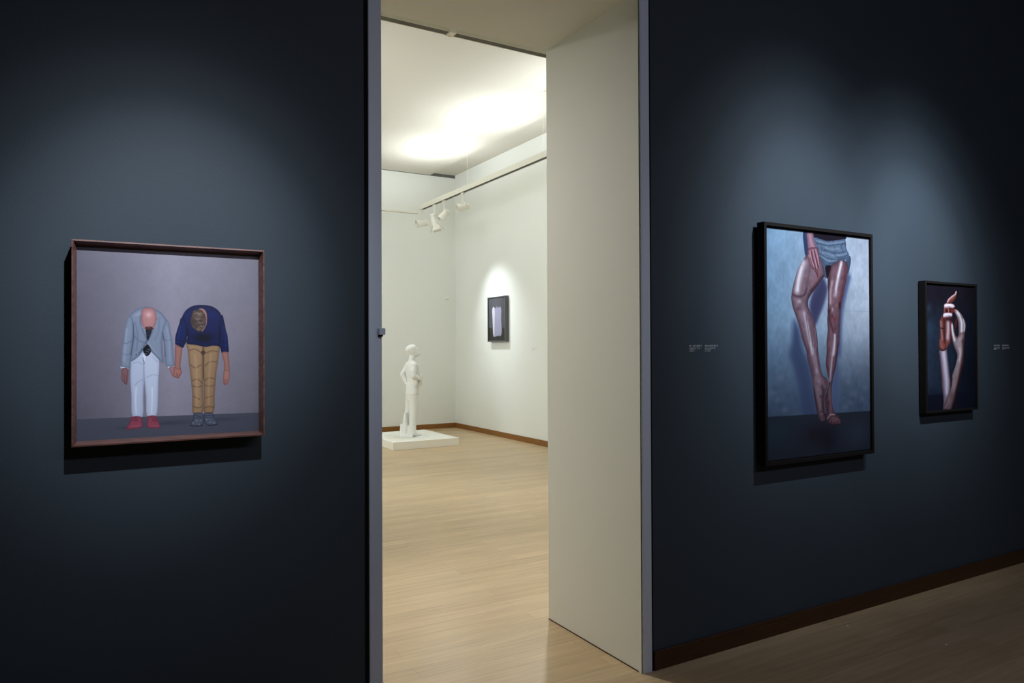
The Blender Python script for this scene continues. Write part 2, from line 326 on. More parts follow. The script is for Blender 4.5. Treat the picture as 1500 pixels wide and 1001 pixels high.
  ('g',[(373.0,447.0),(387.0,452.0),(403.0,448.0)],(96,76,62),(1.72,0.79)),
  ('g',[(337.0,517.0),(351.0,523.0),(365.0,518.0)],(96,76,62),(1.72,0.79)),
  ('g',[(373.0,524.0),(387.0,519.0),(400.0,525.0)],(96,76,62),(1.72,0.79)),
  ('g',[(338.0,484.0),(356.0,494.0)],(96,76,62),(1.72,0.79)),
  ('g',[(376.0,490.0),(396.0,486.0)],(96,76,62),(1.72,0.79)),
  ('g',[(343.0,346.0),(347.0,408.0),(348.0,513.0)],(184,156,126),(4.3,0.5)),
  ('g',[(392.0,346.0),(387.0,409.0),(384.0,514.0)],(178,150,120),(4.1,0.53)),
  ('poly',[(361.0,336.0),(367.0,331.0),(375.0,336.0),(369.0,346.0),(364.0,345.0)],(80,62,50),(1,(70,54,44),2)),
  ('poly',[(299.0,236.0),(306.0,212.0),(319.0,193.0),(339.0,181.0),(365.0,178.0),(392.0,181.0),(415.0,195.0),(428.0,217.0),(435.0,239.0),(438.0,264.0),(428.0,298.0),(419.0,315.0),(396.0,315.0),(374.0,319.0),(343.0,312.0),(317.0,307.0),(319.0,283.0),(308.0,255.0)],(20,32,86),(0.7,(8,12,40),5)),
  ('blob',[(369.0,288.0)],(8,10,30),(30,15,0.95)),
  ('blob',[(396.0,211.0)],(26,44,112),(14,9,0.6)),
  ('blob',[(317.0,212.0)],(24,40,104),(8,12,0.6)),
  ('poly',[(301.0,222.0),(294.0,243.0),(287.0,267.0),(283.0,284.0),(282.0,298.0),(283.0,311.0),(293.0,315.0),(304.0,322.0),(309.0,316.0),(316.0,298.0),(319.0,269.0),(317.0,236.0)],(20,34,90),(0.6,(8,12,40),4)),
  ('g',[(299.0,250.0),(291.0,284.0),(290.0,307.0)],(34,54,124),(3.15,0.63)),
  ('g',[(319.0,255.0),(319.0,283.0),(311.0,313.0)],(6,8,26),(1.44,0.84)),
  ('g',[(284.0,294.0),(299.0,300.0),(312.0,298.0)],(8,12,44),(1.5,0.7)),
  ('g',[(283.0,305.0),(295.0,308.0),(307.0,318.0)],(8,12,44),(1.44,0.73)),
  ('poly',[(428.0,210.0),(436.0,242.0),(441.0,268.0),(445.0,283.0),(447.0,307.0),(448.0,336.0),(437.0,339.0),(426.0,339.0),(422.0,324.0),(416.0,312.0),(420.0,278.0),(418.0,239.0)],(18,30,84),(0.6,(8,12,40),4)),
  ('g',[(433.0,249.0),(438.0,283.0),(440.0,327.0)],(32,52,120),(3.15,0.63)),
  ('g',[(423.0,298.0),(437.0,305.0),(446.0,300.0)],(8,12,44),(1.5,0.7)),
  ('g',[(424.0,320.0),(437.0,324.0),(447.0,320.0)],(8,12,44),(1.44,0.73)),
  ('g',[(418.0,249.0),(419.0,283.0),(416.0,315.0)],(6,8,26),(1.44,0.84)),
  ('poly',[(283.0,312.0),(293.0,316.0),(303.0,323.0),(301.0,350.0),(298.0,378.0),(299.0,395.0),(281.0,396.0),(281.0,364.0),(281.0,336.0)],(160,116,110),(0.5,(96,62,62),3)),
  ('poly',[(280.0,385.0),(288.0,388.0),(298.0,392.0),(303.0,403.0),(298.0,412.0),(293.0,422.0),(283.0,420.0),(275.0,412.0),(277.0,401.0)],(166,118,112),(0.5,(96,62,62),2.5)),
  ('g',[(286.0,406.0),(284.0,420.0)],(104,66,66),(0.87,0.73)),
  ('g',[(290.0,406.0),(288.0,420.0)],(104,66,66),(0.87,0.73)),
  ('g',[(295.0,407.0),(292.0,420.0)],(104,66,66),(0.87,0.73)),
  ('poly',[(427.0,339.0),(446.0,338.0),(449.0,361.0),(451.0,403.0),(435.0,404.0),(433.0,371.0)],(160,116,110),(0.5,(96,62,62),3)),
  ('poly',[(434.0,400.0),(450.0,400.0),(452.0,417.0),(450.0,433.0),(444.0,446.0),(434.0,448.0),(430.0,436.0),(431.0,419.0)],(168,122,116),(0.5,(96,62,62),2.5)),
  ('g',[(435.0,429.0),(434.0,446.0)],(104,66,66),(0.87,0.73)),
  ('g',[(439.0,429.0),(438.0,446.0)],(104,66,66),(0.87,0.73)),
  ('g',[(444.0,429.0),(442.0,446.0)],(104,66,66),(0.87,0.73)),
  ('poly',[(352.0,197.0),(359.0,190.0),(370.0,192.0),(378.0,204.0),(380.0,225.0),(378.0,245.0),(371.0,259.0),(365.0,267.0),(361.0,259.0),(365.0,226.0)],(172,128,122),(0.6,(120,82,80),2.5)),
  ('poly',[(332.0,212.0),(338.0,198.0),(352.0,193.0),(365.0,197.0),(373.0,209.0),(377.0,228.0),(375.0,247.0),(367.0,259.0),(356.0,269.0),(345.0,263.0),(334.0,252.0),(329.0,233.0)],(94,80,76),(0.9,(56,44,44),4)),
  ('t',[],(0,0,0),(60,60,0.11)),
  ('g',[(338.0,212.0),(350.0,207.0),(361.0,216.0)],(150,132,120),(3,0.5)),
  ('g',[(361.0,231.0),(365.0,245.0),(361.0,257.0)],(56,44,44),(4,0.6)),
  ('g',[(336.0,226.0),(338.0,243.0),(347.0,257.0)],(70,56,54),(4,0.5)),
  ('g',[(337.0,210.0),(343.0,213.0),(348.0,210.0)],(58,46,46),(1.82,0.73)),
  ('g',[(350.0,205.0),(356.0,208.0),(362.0,205.0)],(150,130,116),(1.82,0.73)),
  ('g',[(359.0,217.0),(365.0,220.0),(370.0,217.0)],(58,46,46),(1.82,0.73)),
  ('g',[(346.0,224.0),(352.0,227.0),(357.0,224.0)],(150,130,116),(1.82,0.73)),
  ('g',[(335.0,231.0),(341.0,235.0),(346.0,232.0)],(58,46,46),(1.82,0.73)),
  ('g',[(354.0,236.0),(361.0,239.0),(366.0,236.0)],(150,130,116),(1.82,0.73)),
  ('g',[(343.0,246.0),(349.0,249.0),(355.0,246.0)],(58,46,46),(1.82,0.73)),
  ('g',[(359.0,248.0),(365.0,251.0),(370.0,248.0)],(150,130,116),(1.82,0.73)),
  ('g',[(330.0,241.0),(336.0,244.0),(342.0,241.0)],(58,46,46),(1.82,0.73)),
  ('g',[(349.0,258.0),(355.0,261.0),(361.0,258.0)],(150,130,116),(1.82,0.73)),
  ('poly',[(338.0,541.0),(351.0,538.0),(365.0,541.0),(370.0,557.0),(369.0,574.0),(360.0,583.0),(338.0,584.0),(328.0,580.0),(328.0,572.0),(336.0,562.0)],(92,98,118),(0.5,(28,32,48),3)),
  ('poly',[(371.0,542.0),(385.0,539.0),(397.0,542.0),(402.0,558.0),(412.0,571.0),(413.0,581.0),(401.0,584.0),(383.0,583.0),(372.0,574.0),(369.0,557.0)],(92,98,118),(0.5,(28,32,48),3)),
  ('blob',[(336.0,572.0)],(190,196,214),(1.8,1.3,0.85)),
  ('blob',[(347.0,565.0)],(190,196,214),(1.8,1.3,0.85)),
  ('blob',[(360.0,564.0)],(190,196,214),(1.8,1.3,0.85)),
  ('blob',[(356.0,578.0)],(190,196,214),(1.8,1.3,0.85)),
  ('blob',[(378.0,562.0)],(190,196,214),(1.8,1.3,0.85)),
  ('blob',[(389.0,573.0)],(190,196,214),(1.8,1.3,0.85)),
  ('blob',[(401.0,576.0)],(190,196,214),(1.8,1.3,0.85)),
  ('blob',[(387.0,558.0)],(190,196,214),(1.8,1.3,0.85)),
  ('line',[(328.0,580.0),(343.0,584.0),(365.0,582.0)],(14,16,26),(1.4,1,0.9)),
  ('line',[(383.0,583.0),(401.0,583.0),(413.0,580.0)],(14,16,26),(1.4,1,0.9)),
  ('g',[(343.0,546.0),(360.0,553.0)],(34,38,56),(1.16,0.84)),
  ('g',[(345.0,554.0),(363.0,559.0)],(34,38,56),(1.16,0.84)),
  ('g',[(375.0,551.0),(392.0,549.0)],(34,38,56),(1.16,0.84)),
  ('g',[(376.0,558.0),(395.0,556.0)],(34,38,56),(1.16,0.84)),
 ]},
 'p2': {'rect': (3.0730,3.9460,0.9470,2.1730), 'ops': [
  ('bggrad',[(-1.0,3.0),(868.0,1290.0)],[(116,148,182),(136,162,192),(149,165,189),(159,171,194)],'h'),
  ('vshade',[(-4.0,383.0),(-11.0,998.0)],(66,84,112),(0.9,)),
  ('noise',[],(0,0,0),(0.5,0.07)),
  ('blob',[(83.0,909.0)],(124,128,158),(25.2,15.400000000000002,0.35)),
  ('blob',[(113.0,793.0)],(124,128,158),(28.8,17.6,0.35)),
  ('blob',[(131.0,964.0)],(124,128,158),(25.2,15.400000000000002,0.35)),
  ('blob',[(723.0,900.0)],(124,128,158),(28.8,17.6,0.35)),
  ('blob',[(668.0,828.0)],(124,128,158),(25.2,15.400000000000002,0.35)),
  ('blob',[(758.0,767.0)],(124,128,158),(32.4,19.8,0.35)),
  ('blob',[(801.0,931.0)],(124,128,158),(25.2,15.400000000000002,0.35)),
  ('blob',[(689.0,948.0)],(124,128,158),(21.6,13.200000000000001,0.35)),
  ('blob',[(36.0,869.0)],(124,128,158),(28.8,17.6,0.35)),
  ('blob',[(644.0,974.0)],(124,128,158),(21.6,13.200000000000001,0.35)),
  ('blob',[(825.0,868.0)],(124,128,158),(21.6,13.200000000000001,0.35)),
  ('blob',[(65.0,844.0)],(58,76,104),(22.400000000000002,14,0.35)),
  ('blob',[(102.0,936.0)],(58,76,104),(25.6,16,0.35)),
  ('blob',[(160.0,886.0)],(58,76,104),(19.200000000000003,12,0.35)),
  ('blob',[(711.0,928.0)],(58,76,104),(22.400000000000002,14,0.35)),
  ('blob',[(623.0,903.0)],(58,76,104),(19.200000000000003,12,0.35)),
  ('blob',[(778.0,966.0)],(58,76,104),(22.400000000000002,14,0.35)),
  ('g',[(622.0,425.0),(739.0,424.0),(883.0,424.0)],(110,140,176),(1.6,0.6)),
  ('poly',[(211.0,489.0),(189.0,600.0),(171.0,670.0),(180.0,696.0),(211.0,769.0),(244.0,876.0),(273.0,1000.0),(399.0,1011.0),(370.0,867.0),(341.0,732.0),(288.0,636.0),(258.0,530.0)],(62,76,110),(34,(74,92,130),30)),
  ('poly',[(444.0,241.0),(490.0,289.0),(485.0,340.0),(459.0,399.0),(425.0,457.0),(384.0,511.0),(339.0,423.0),(367.0,330.0)],(60,62,96),(16,(84,92,130),20)),
  ('poly',[(648.0,217.0),(699.0,226.0),(688.0,267.0),(655.0,349.0),(629.0,439.0),(616.0,564.0),(608.0,674.0),(585.0,701.0),(590.0,805.0),(568.0,1005.0),(515.0,995.0),(539.0,735.0),(574.0,600.0),(600.0,380.0)],(80,94,132),(20,(90,106,146),8)),
  ('poly',[(291.0,6.0),(333.0,4.0),(337.0,103.0),(310.0,130.0),(298.0,77.0)],(46,62,100),(4,(50,66,104),4)),
  ('band',[(12.0,995.0),(869.0,1004.0)],(42,50,66),(1.6,)),
  ('blob',[(62.0,1090.0)],(40,58,76),(120,70,0.8)),
  ('blob',[(754.0,1134.0)],(56,66,88),(110,80,0.8)),
  ('blob',[(398.0,1111.0)],(38,32,48),(120,60,0.8)),
  ('blob',[(492.0,1145.0)],(26,26,40),(60,80,0.5)),
  ('g',[(216.0,1159.0),(387.0,1186.0),(620.0,1174.0)],(66,76,98),(9,0.35)),
  ('g',[(533.0,1216.0),(686.0,1207.0),(867.0,1206.0)],(66,76,98),(9,0.35)),
  ('g',[(34.0,1050.0),(130.0,1049.0),(227.0,1074.0)],(66,76,98),(9,0.35)),
  ('g',[(621.0,1112.0),(753.0,1141.0),(868.0,1120.0)],(66,76,98),(9,0.35)),
  ('g',[(12.0,998.0),(268.0,1001.0),(389.0,1003.0)],(70,84,108),(2.5,0.6)),
  ('g',[(579.0,1004.0),(869.0,1007.0)],(98,106,134),(2.5,0.5)),
  ('poly',[(331.0,121.0),(294.0,150.0),(253.0,200.0),(230.0,243.0),(212.0,286.0),(197.0,335.0),(193.0,370.0),(201.0,409.0),(219.0,447.0),(241.0,488.0),(260.0,537.0),(280.0,593.0),(312.0,653.0),(316.0,684.0),(333.0,732.0),(349.0,772.0),(362.0,826.0),(370.0,881.0),(382.0,935.0),(395.0,983.0),(410.0,1024.0),(430.0,1047.0),(457.0,1048.0),(467.0,1020.0),(460.0,979.0),(459.0,925.0),(465.0,884.0),(487.0,857.0),(491.0,823.0),(475.0,802.0),(452.0,791.0),(435.0,760.0),(419.0,699.0),(408.0,638.0),(408.0,643.0),(405.0,579.0),(392.0,522.0),(374.0,479.0),(346.0,437.0),(329.0,402.0),(339.0,359.0),(400.0,300.0),(444.0,255.0),(478.0,225.0),(462.0,168.0),(434.0,130.0),(391.0,125.0)],(120,102,118),(0.9,(44,26,38),17)),
  ('t',[],(0,0,0),(26,46,0.07)),
  ('g',[(294.0,170.0),(263.0,235.0),(239.0,320.0)],(196,190,210),(24,0.9)),
  ('g',[(277.0,199.0),(252.0,270.0),(244.0,320.0)],(214,212,230),(10,0.72)),
  ('g',[(347.0,145.0),(341.0,217.0),(313.0,296.0)],(92,68,84),(12,0.5)),
  ('g',[(412.0,170.0),(422.0,227.0),(378.0,279.0)],(128,92,106),(26,0.5)),
  ('g',[(462.0,168.0),(475.0,225.0),(433.0,263.0),(356.0,323.0)],(54,34,46),(15,0.7)),
  ('g',[(210.0,348.0),(251.0,356.0),(297.0,345.0),(319.0,310.0)],(56,36,50),(9.0,0.58)),
  ('g',[(340.0,345.0),(332.0,388.0),(344.0,423.0)],(50,30,44),(15.0,0.5)),
  ('sblob',[(257.0,381.0)],(190,182,202),(20,14,0.7)),
  ('sblob',[(220.0,391.0)],(110,80,96),(8,16,0.5)),
  ('sblob',[(251.0,421.0)],(84,50,66),(22,12,0.65)),
  ('sblob',[(291.0,403.0)],(140,118,134),(12,16,0.5)),
  ('g',[(296.0,445.0),(316.0,515.0),(337.0,586.0),(361.0,664.0)],(176,172,194),(13,0.84)),
  ('g',[(250.0,488.0),(289.0,572.0),(320.0,657.0)],(84,58,74),(18.0,0.43)),
  ('g',[(365.0,472.0),(381.0,529.0),(394.0,622.0)],(96,72,90),(9,0.55)),
  ('g',[(372.0,643.0),(375.0,651.0),(387.0,712.0),(400.0,767.0)],(168,160,182),(11,0.6)),
  ('g',[(322.0,638.0),(349.0,718.0),(367.0,786.0)],(76,50,68),(15.0,0.43)),
  ('g',[(309.0,459.0),(326.0,529.0),(340.0,600.0)],(70,48,64),(3.3,0.47)),
  ('g',[(338.0,473.0),(356.0,551.0),(366.0,622.0)],(80,56,72),(3.0,0.47)),
  ('g',[(322.0,487.0),(342.0,565.0),(355.0,643.0)],(206,202,220),(2,0.78)),
  ('g',[(384.0,522.0),(391.0,572.0),(396.0,636.0)],(150,140,160),(2.4,0.65)),
  ('g',[(279.0,516.0),(300.0,572.0),(326.0,643.0)],(130,110,128),(3,0.65)),
  ('g',[(378.0,611.0),(381.0,678.0),(392.0,746.0)],(80,56,72),(3.6,0.43)),
  ('g',[(399.0,624.0),(405.0,699.0),(419.0,760.0)],(86,62,78),(4.5,0.43)),
  ('sblob',[(466.0,826.0)],(106,52,70),(14,12,0.8)),
  ('sblob',[(412.0,818.0)],(156,146,170),(12,12,0.6)),
  ('g',[(443.0,849.0),(451.0,883.0),(442.0,937.0),(462.0,1006.0)],(48,26,38),(13.5,0.54)),
  ('g',[(386.0,847.0),(401.0,902.0),(415.0,963.0)],(122,104,122),(9,0.6)),
  ('g',[(370.0,867.0),(388.0,935.0),(406.0,997.0)],(52,30,44),(12.0,0.5)),
  ('sblob',[(427.0,903.0)],(58,34,48),(9,10,0.7)),
  ('sblob',[(426.0,950.0)],(134,116,134),(9,12,0.6)),
  ('sblob',[(433.0,988.0)],(50,28,40),(12,6,0.7)),
  ('sblob',[(441.0,1012.0)],(112,84,98),(10,8,0.6)),
  ('g',[(416.0,1008.0),(426.0,1042.0)],(36,18,28),(2.7,0.58)),
  ('g',[(431.0,1008.0),(440.0,1043.0)],(36,18,28),(2.7,0.58)),
  ('g',[(445.0,1009.0),(453.0,1043.0)],(36,18,28),(2.7,0.58)),
  ('g',[(410.0,1031.0),(440.0,1048.0),(464.0,1044.0)],(26,14,22),(6.0,0.58)),
  ('poly',[(507.0,187.0),(546.0,160.0),(597.0,140.0),(649.0,137.0),(672.0,164.0),(671.0,208.0),(657.0,261.0),(635.0,328.0),(618.0,380.0),(608.0,424.0),(603.0,476.0),(595.0,564.0),(590.0,644.0),(588.0,618.0),(574.0,687.0),(558.0,749.0),(538.0,797.0),(525.0,858.0),(522.0,920.0),(534.0,976.0),(563.0,1008.0),(589.0,1027.0),(602.0,1048.0),(591.0,1070.0),(535.0,1068.0),(498.0,1056.0),(477.0,1035.0),(473.0,987.0),(463.0,925.0),(474.0,884.0),(495.0,851.0),(498.0,810.0),(482.0,761.0),(474.0,720.0),(483.0,652.0),(482.0,600.0),(492.0,542.0),(490.0,485.0),(493.0,427.0),(498.0,354.0),(495.0,275.0),(498.0,224.0)],(110,86,100),(0.9,(44,26,38),16)),
  ('t',[],(0,0,0),(26,46,0.08)),
  ('g',[(616.0,152.0),(593.0,219.0),(572.0,286.0),(560.0,338.0)],(198,192,212),(14,0.95)),
  ('g',[(614.0,160.0),(586.0,234.0)],(218,216,234),(6,0.72)),
  ('g',[(533.0,266.0),(519.0,324.0),(518.0,383.0)],(176,164,182),(11,0.7)),
  ('g',[(517.0,194.0),(508.0,252.0),(501.0,296.0)],(62,38,50),(15.0,0.5)),
  ('g',[(654.0,180.0),(645.0,246.0),(619.0,321.0),(600.0,395.0)],(92,48,60),(14,0.7)),
  ('g',[(551.0,294.0),(560.0,352.0),(567.0,410.0)],(120,84,98),(6,0.6)),
  ('sblob',[(536.0,419.0)],(180,160,176),(10,16,0.7)),
  ('sblob',[(571.0,396.0)],(150,110,124),(10,14,0.5)),
  ('sblob',[(553.0,476.0)],(120,44,58),(16,22,0.7)),
  ('sblob',[(531.0,455.0)],(56,22,34),(10,14,0.6)),
  ('g',[(600.0,380.0),(599.0,410.0)],(34,14,24),(7.5,0.61)),
  ('g',[(509.0,426.0),(514.0,484.0),(541.0,542.0)],(56,24,36),(10.5,0.54)),
  ('sblob',[(558.0,527.0)],(84,34,46),(12,14,0.6)),
  ('sblob',[(548.0,447.0)],(150,90,104),(5,9,0.6)),
  ('g',[(554.0,564.0),(551.0,622.0),(542.0,673.0)],(190,188,208),(9,0.95)),
  ('g',[(547.0,604.0),(527.0,700.0),(508.0,817.0)],(176,170,192),(8,0.75)),
  ('g',[(493.0,638.0),(484.0,720.0),(498.0,803.0)],(74,46,60),(12.0,0.43)),
  ('g',[(578.0,625.0),(561.0,722.0),(538.0,797.0)],(60,36,50),(10.5,0.5)),
  ('g',[(507.0,571.0),(512.0,622.0),(503.0,673.0)],(96,70,86),(3,0.6)),
  ('g',[(575.0,571.0),(569.0,630.0),(564.0,673.0)],(96,70,86),(3,0.6)),
  ('g',[(506.0,865.0),(509.0,920.0),(520.0,975.0)],(124,104,120),(9,0.6)),
  ('g',[(482.0,898.0),(486.0,960.0),(493.0,1022.0)],(54,28,40),(10.5,0.54)),
  ('sblob',[(500.0,940.0)],(56,34,46),(9,14,0.6)),
  ('g',[(485.0,1028.0),(509.0,1009.0),(547.0,1011.0)],(176,168,182),(3,0.8)),
  ('g',[(493.0,1042.0),(520.0,1020.0),(563.0,1017.0)],(40,20,30),(3.6,0.5)),
  ('g',[(516.0,1037.0),(520.0,1064.0)],(44,16,26),(3.0,0.61)),
  ('g',[(536.0,1038.0),(539.0,1065.0)],(44,16,26),(3.0,0.61)),
  ('g',[(555.0,1039.0),(559.0,1066.0)],(44,16,26),(3.0,0.61)),
  ('g',[(574.0,1040.0),(578.0,1068.0)],(44,16,26),(3.0,0.61)),
  ('sblob',[(570.0,1039.0)],(170,112,122),(8,5,0.8)),
  ('sblob',[(541.0,1043.0)],(150,92,102),(7,5,0.7)),
  ('sblob',[(509.0,1043.0)],(120,74,84),(6,6,0.6)),
  ('g',[(472.0,1059.0),(535.0,1072.0),(602.0,1070.0)],(12,10,18),(6.0,0.65)),
  ('poly',[(379.0,-1.0),(458.0,-1.0),(647.0,-2.0),(650.0,19.0),(581.0,27.0),(491.0,37.0),(386.0,29.0)],(30,24,40),(1,(26,20,36),3)),
  ('poly',[(437.0,133.0),(478.0,170.0),(491.0,181.0),(489.0,235.0),(473.0,247.0),(461.0,197.0),(445.0,161.0)],(78,96,124),(0.8,(40,50,74),6)),
  ('poly',[(666.0,112.0),(696.0,111.0),(700.0,148.0),(680.0,208.0),(667.0,205.0),(672.0,171.0),(658.0,139.0)],(62,80,108),(0.8,(38,50,74),6)),
  ('poly',[(386.0,27.0),(447.0,32.0),(491.0,37.0),(581.0,27.0),(650.0,17.0),(661.0,65.0),(684.0,100.0),(686.0,128.0),(655.0,135.0),(597.0,140.0),(557.0,155.0),(523.0,173.0),(489.0,175.0),(462.0,162.0),(434.0,133.0),(415.0,98.0),(402.0,71.0)],(92,112,140),(0.8,(50,64,90),9)),
  ('t',[],(0,0,0),(120,120,0.12)),
  ('g',[(397.0,53.0),(491.0,63.0),(569.0,52.0),(656.0,41.0)],(48,62,90),(5.1,0.54)),
  ('g',[(435.0,115.0),(512.0,137.0),(591.0,137.0),(684.0,117.0)],(48,62,90),(5.1,0.54)),
  ('g',[(456.0,139.0),(501.0,160.0),(546.0,156.0)],(48,62,90),(5.1,0.54)),
  ('g',[(468.0,88.0),(558.0,100.0),(649.0,88.0)],(48,62,90),(5.1,0.54)),
  ('g',[(446.0,78.0),(466.0,99.0),(490.0,115.0)],(48,62,90),(5.1,0.54)),
  ('g',[(627.0,41.0),(622.0,63.0),(631.0,85.0)],(48,62,90),(5.1,0.54)),
  ('g',[(557.0,111.0),(603.0,123.0),(672.0,105.0)],(48,62,90),(5.1,0.54)),
  ('g',[(403.0,42.0),(513.0,50.0),(638.0,31.0)],(132,150,178),(5,0.6)),
  ('g',[(457.0,102.0),(557.0,117.0),(661.0,99.0)],(132,150,178),(5,0.6)),
  ('g',[(479.0,74.0),(535.0,81.0),(603.0,72.0)],(132,150,178),(5,0.6)),
  ('g',[(445.0,125.0),(501.0,147.0),(580.0,143.0)],(132,150,178),(5,0.6)),
  ('poly',[(478.0,180.0),(525.0,174.0),(511.0,216.0),(493.0,246.0),(482.0,224.0)],(34,22,34),(3,(34,22,34),3)),
  ('poly',[(322.0,5.0),(373.0,3.0),(383.0,36.0),(400.0,71.0),(406.0,88.0),(337.0,96.0),(325.0,47.0)],(140,112,132),(0.8,(60,36,52),8)),
  ('g',[(349.0,10.0),(355.0,45.0),(372.0,80.0)],(176,150,170),(8,0.6)),
  ('poly',[(335.0,89.0),(402.0,79.0),(419.0,102.0),(428.0,134.0),(430.0,169.0),(416.0,193.0),(415.0,248.0),(403.0,232.0),(384.0,208.0),(360.0,195.0),(342.0,167.0),(328.0,129.0)],(130,92,108),(0.8,(54,30,44),7)),
  ('g',[(348.0,103.0),(358.0,145.0),(381.0,186.0)],(188,164,184),(4,0.8)),
  ('g',[(372.0,95.0),(388.0,143.0),(405.0,192.0)],(188,164,184),(4,0.8)),
  ('g',[(395.0,92.0),(412.0,134.0),(423.0,177.0)],(188,164,184),(4,0.8)),
  ('g',[(339.0,128.0),(360.0,173.0),(388.0,211.0)],(188,164,184),(4,0.8)),
  ('g',[(358.0,106.0),(373.0,151.0),(396.0,203.0)],(48,24,36),(3.9,0.65)),
  ('g',[(383.0,100.0),(399.0,142.0),(416.0,188.0)],(48,24,36),(3.9,0.65)),
  ('g',[(347.0,138.0),(370.0,187.0),(396.0,221.0)],(48,24,36),(3.9,0.65)),
  ('g',[(396.0,214.0),(409.0,231.0),(413.0,246.0)],(90,36,44),(6.0,0.5)),
 ]},
 'p3': {'rect': (4.5530,5.0960,1.1350,1.9370), 'ops': [
  ('bggrad',[(2.0,9.0),(529.0,814.0)],[(40,54,74),(34,46,64),(22,30,46),(16,24,38)],'h'),
  ('vshade',[(-2.0,318.0),(2.0,9.0)],(27,25,36),(1.0,)),
  ('vshade',[(-7.0,618.0),(-9.0,789.0)],(20,30,50),(0.8,)),
  ('blob',[(18.0,150.0)],(48,64,80),(30,20,0.6)),
  ('blob',[(74.0,198.0)],(28,36,48),(26,20,0.6)),
  ('blob',[(30.0,281.0)],(46,66,86),(40,50,0.7)),
  ('blob',[(269.0,484.0)],(32,54,76),(34,60,0.7)),
  ('noise',[],(0,0,0),(0.3,0.1)),
  ('band',[(-4.0,699.0),(540.0,696.0)],(20,26,44),(20,)),
  ('poly',[(130.0,419.0),(132.0,461.0),(141.0,513.0),(150.0,578.0),(158.0,644.0),(171.0,714.0),(173.0,754.0),(167.0,795.0),(194.0,796.0),(210.0,760.0),(234.0,708.0),(254.0,665.0),(260.0,629.0),(250.0,585.0),(239.0,528.0),(229.0,470.0),(220.0,418.0),(177.0,404.0)],(150,146,168),(1.4,(40,20,28),20)),
  ('t',[],(0,0,0),(20,40,0.03)),
  ('g',[(178.0,431.0),(191.0,496.0),(202.0,567.0),(211.0,628.0),(210.0,689.0)],(190,190,212),(22,0.95)),
  ('g',[(227.0,427.0),(245.0,515.0),(259.0,603.0),(260.0,647.0)],(26,12,20),(16.5,0.61)),
  ('g',[(132.0,448.0),(148.0,557.0),(162.0,662.0),(170.0,775.0)],(70,38,46),(13.5,0.5)),
  ('g',[(151.0,626.0),(173.0,706.0),(179.0,776.0)],(130,116,132),(14,0.5)),
  ('poly',[(137.0,238.0),(146.0,216.0),(166.0,197.0),(186.0,188.0),(278.0,186.0),(272.0,220.0),(277.0,253.0),(275.0,287.0),(270.0,329.0),(261.0,362.0),(231.0,392.0),(228.0,387.0),(216.0,409.0),(177.0,424.0),(139.0,417.0),(128.0,395.0),(123.0,387.0),(134.0,338.0),(139.0,280.0)],(116,72,70),(1.4,(44,18,20),16)),
  ('t',[],(0,0,0),(24,34,0.1)),
  ('g',[(150.0,238.0),(152.0,263.0),(156.0,296.0),(163.0,346.0)],(158,122,124),(12,0.8)),
  ('g',[(186.0,221.0),(190.0,254.0),(190.0,304.0),(196.0,362.0)],(40,14,18),(18.0,0.61)),
  ('g',[(138.0,276.0),(167.0,280.0),(185.0,279.0)],(36,12,16),(6.0,0.61)),
  ('g',[(222.0,221.0),(263.0,224.0)],(30,10,14),(16,0.85)),
  ('g',[(233.0,246.0),(234.0,279.0),(230.0,312.0),(226.0,337.0)],(184,176,196),(22,0.95)),
  ('g',[(259.0,237.0),(264.0,279.0),(260.0,320.0)],(110,50,50),(18.0,0.58)),
  ('g',[(271.0,253.0),(273.0,295.0),(265.0,346.0)],(50,18,22),(10.5,0.61)),
  ('g',[(144.0,362.0),(150.0,391.0),(170.0,400.0),(185.0,413.0)],(150,100,94),(14,0.6)),
  ('g',[(209.0,362.0),(223.0,387.0),(212.0,408.0)],(146,84,76),(12,0.6)),
  ('g',[(139.0,419.0),(169.0,426.0),(208.0,413.0)],(30,10,14),(12.0,0.58)),
  ('poly',[(191.0,144.0),(180.0,163.0),(177.0,184.0),(186.0,192.0),(275.0,188.0),(301.0,165.0),(310.0,146.0)],(104,56,56),(1.2,(36,14,18),12)),
  ('sblob',[(216.0,167.0)],(22,8,12),(12,8,0.9)),
  ('sblob',[(256.0,168.0)],(26,10,14),(12,8,0.9)),
  ('g',[(236.0,149.0),(239.0,170.0)],(180,140,142),(5,0.8)),
  ('g',[(194.0,150.0),(190.0,175.0)],(150,104,104),(7,0.6)),
  ('g',[(286.0,152.0),(279.0,169.0)],(120,50,50),(12.0,0.5)),
  ('poly',[(174.0,196.0),(179.0,185.0),(197.0,179.0),(227.0,177.0),(264.0,177.0),(281.0,185.0),(278.0,197.0),(263.0,202.0),(226.0,206.0),(190.0,209.0),(176.0,207.0)],(206,204,220),(1.4,(96,62,68),12)),
  ('g',[(190.0,192.0),(227.0,187.0),(267.0,190.0)],(232,232,246),(9,0.95)),
  ('g',[(241.0,197.0),(263.0,200.0)],(120,100,110),(5,0.6)),
  ('poly',[(187.0,140.0),(188.0,128.0),(206.0,119.0),(235.0,116.0),(272.0,118.0),(302.0,125.0),(311.0,132.0),(305.0,142.0),(279.0,146.0),(242.0,144.0),(212.0,151.0),(192.0,150.0)],(212,208,224),(1.4,(104,66,72),12)),
  ('g',[(202.0,132.0),(242.0,125.0),(287.0,131.0)],(236,236,250),(10,0.95)),
  ('g',[(198.0,146.0),(223.0,148.0)],(120,78,82),(6,0.7)),
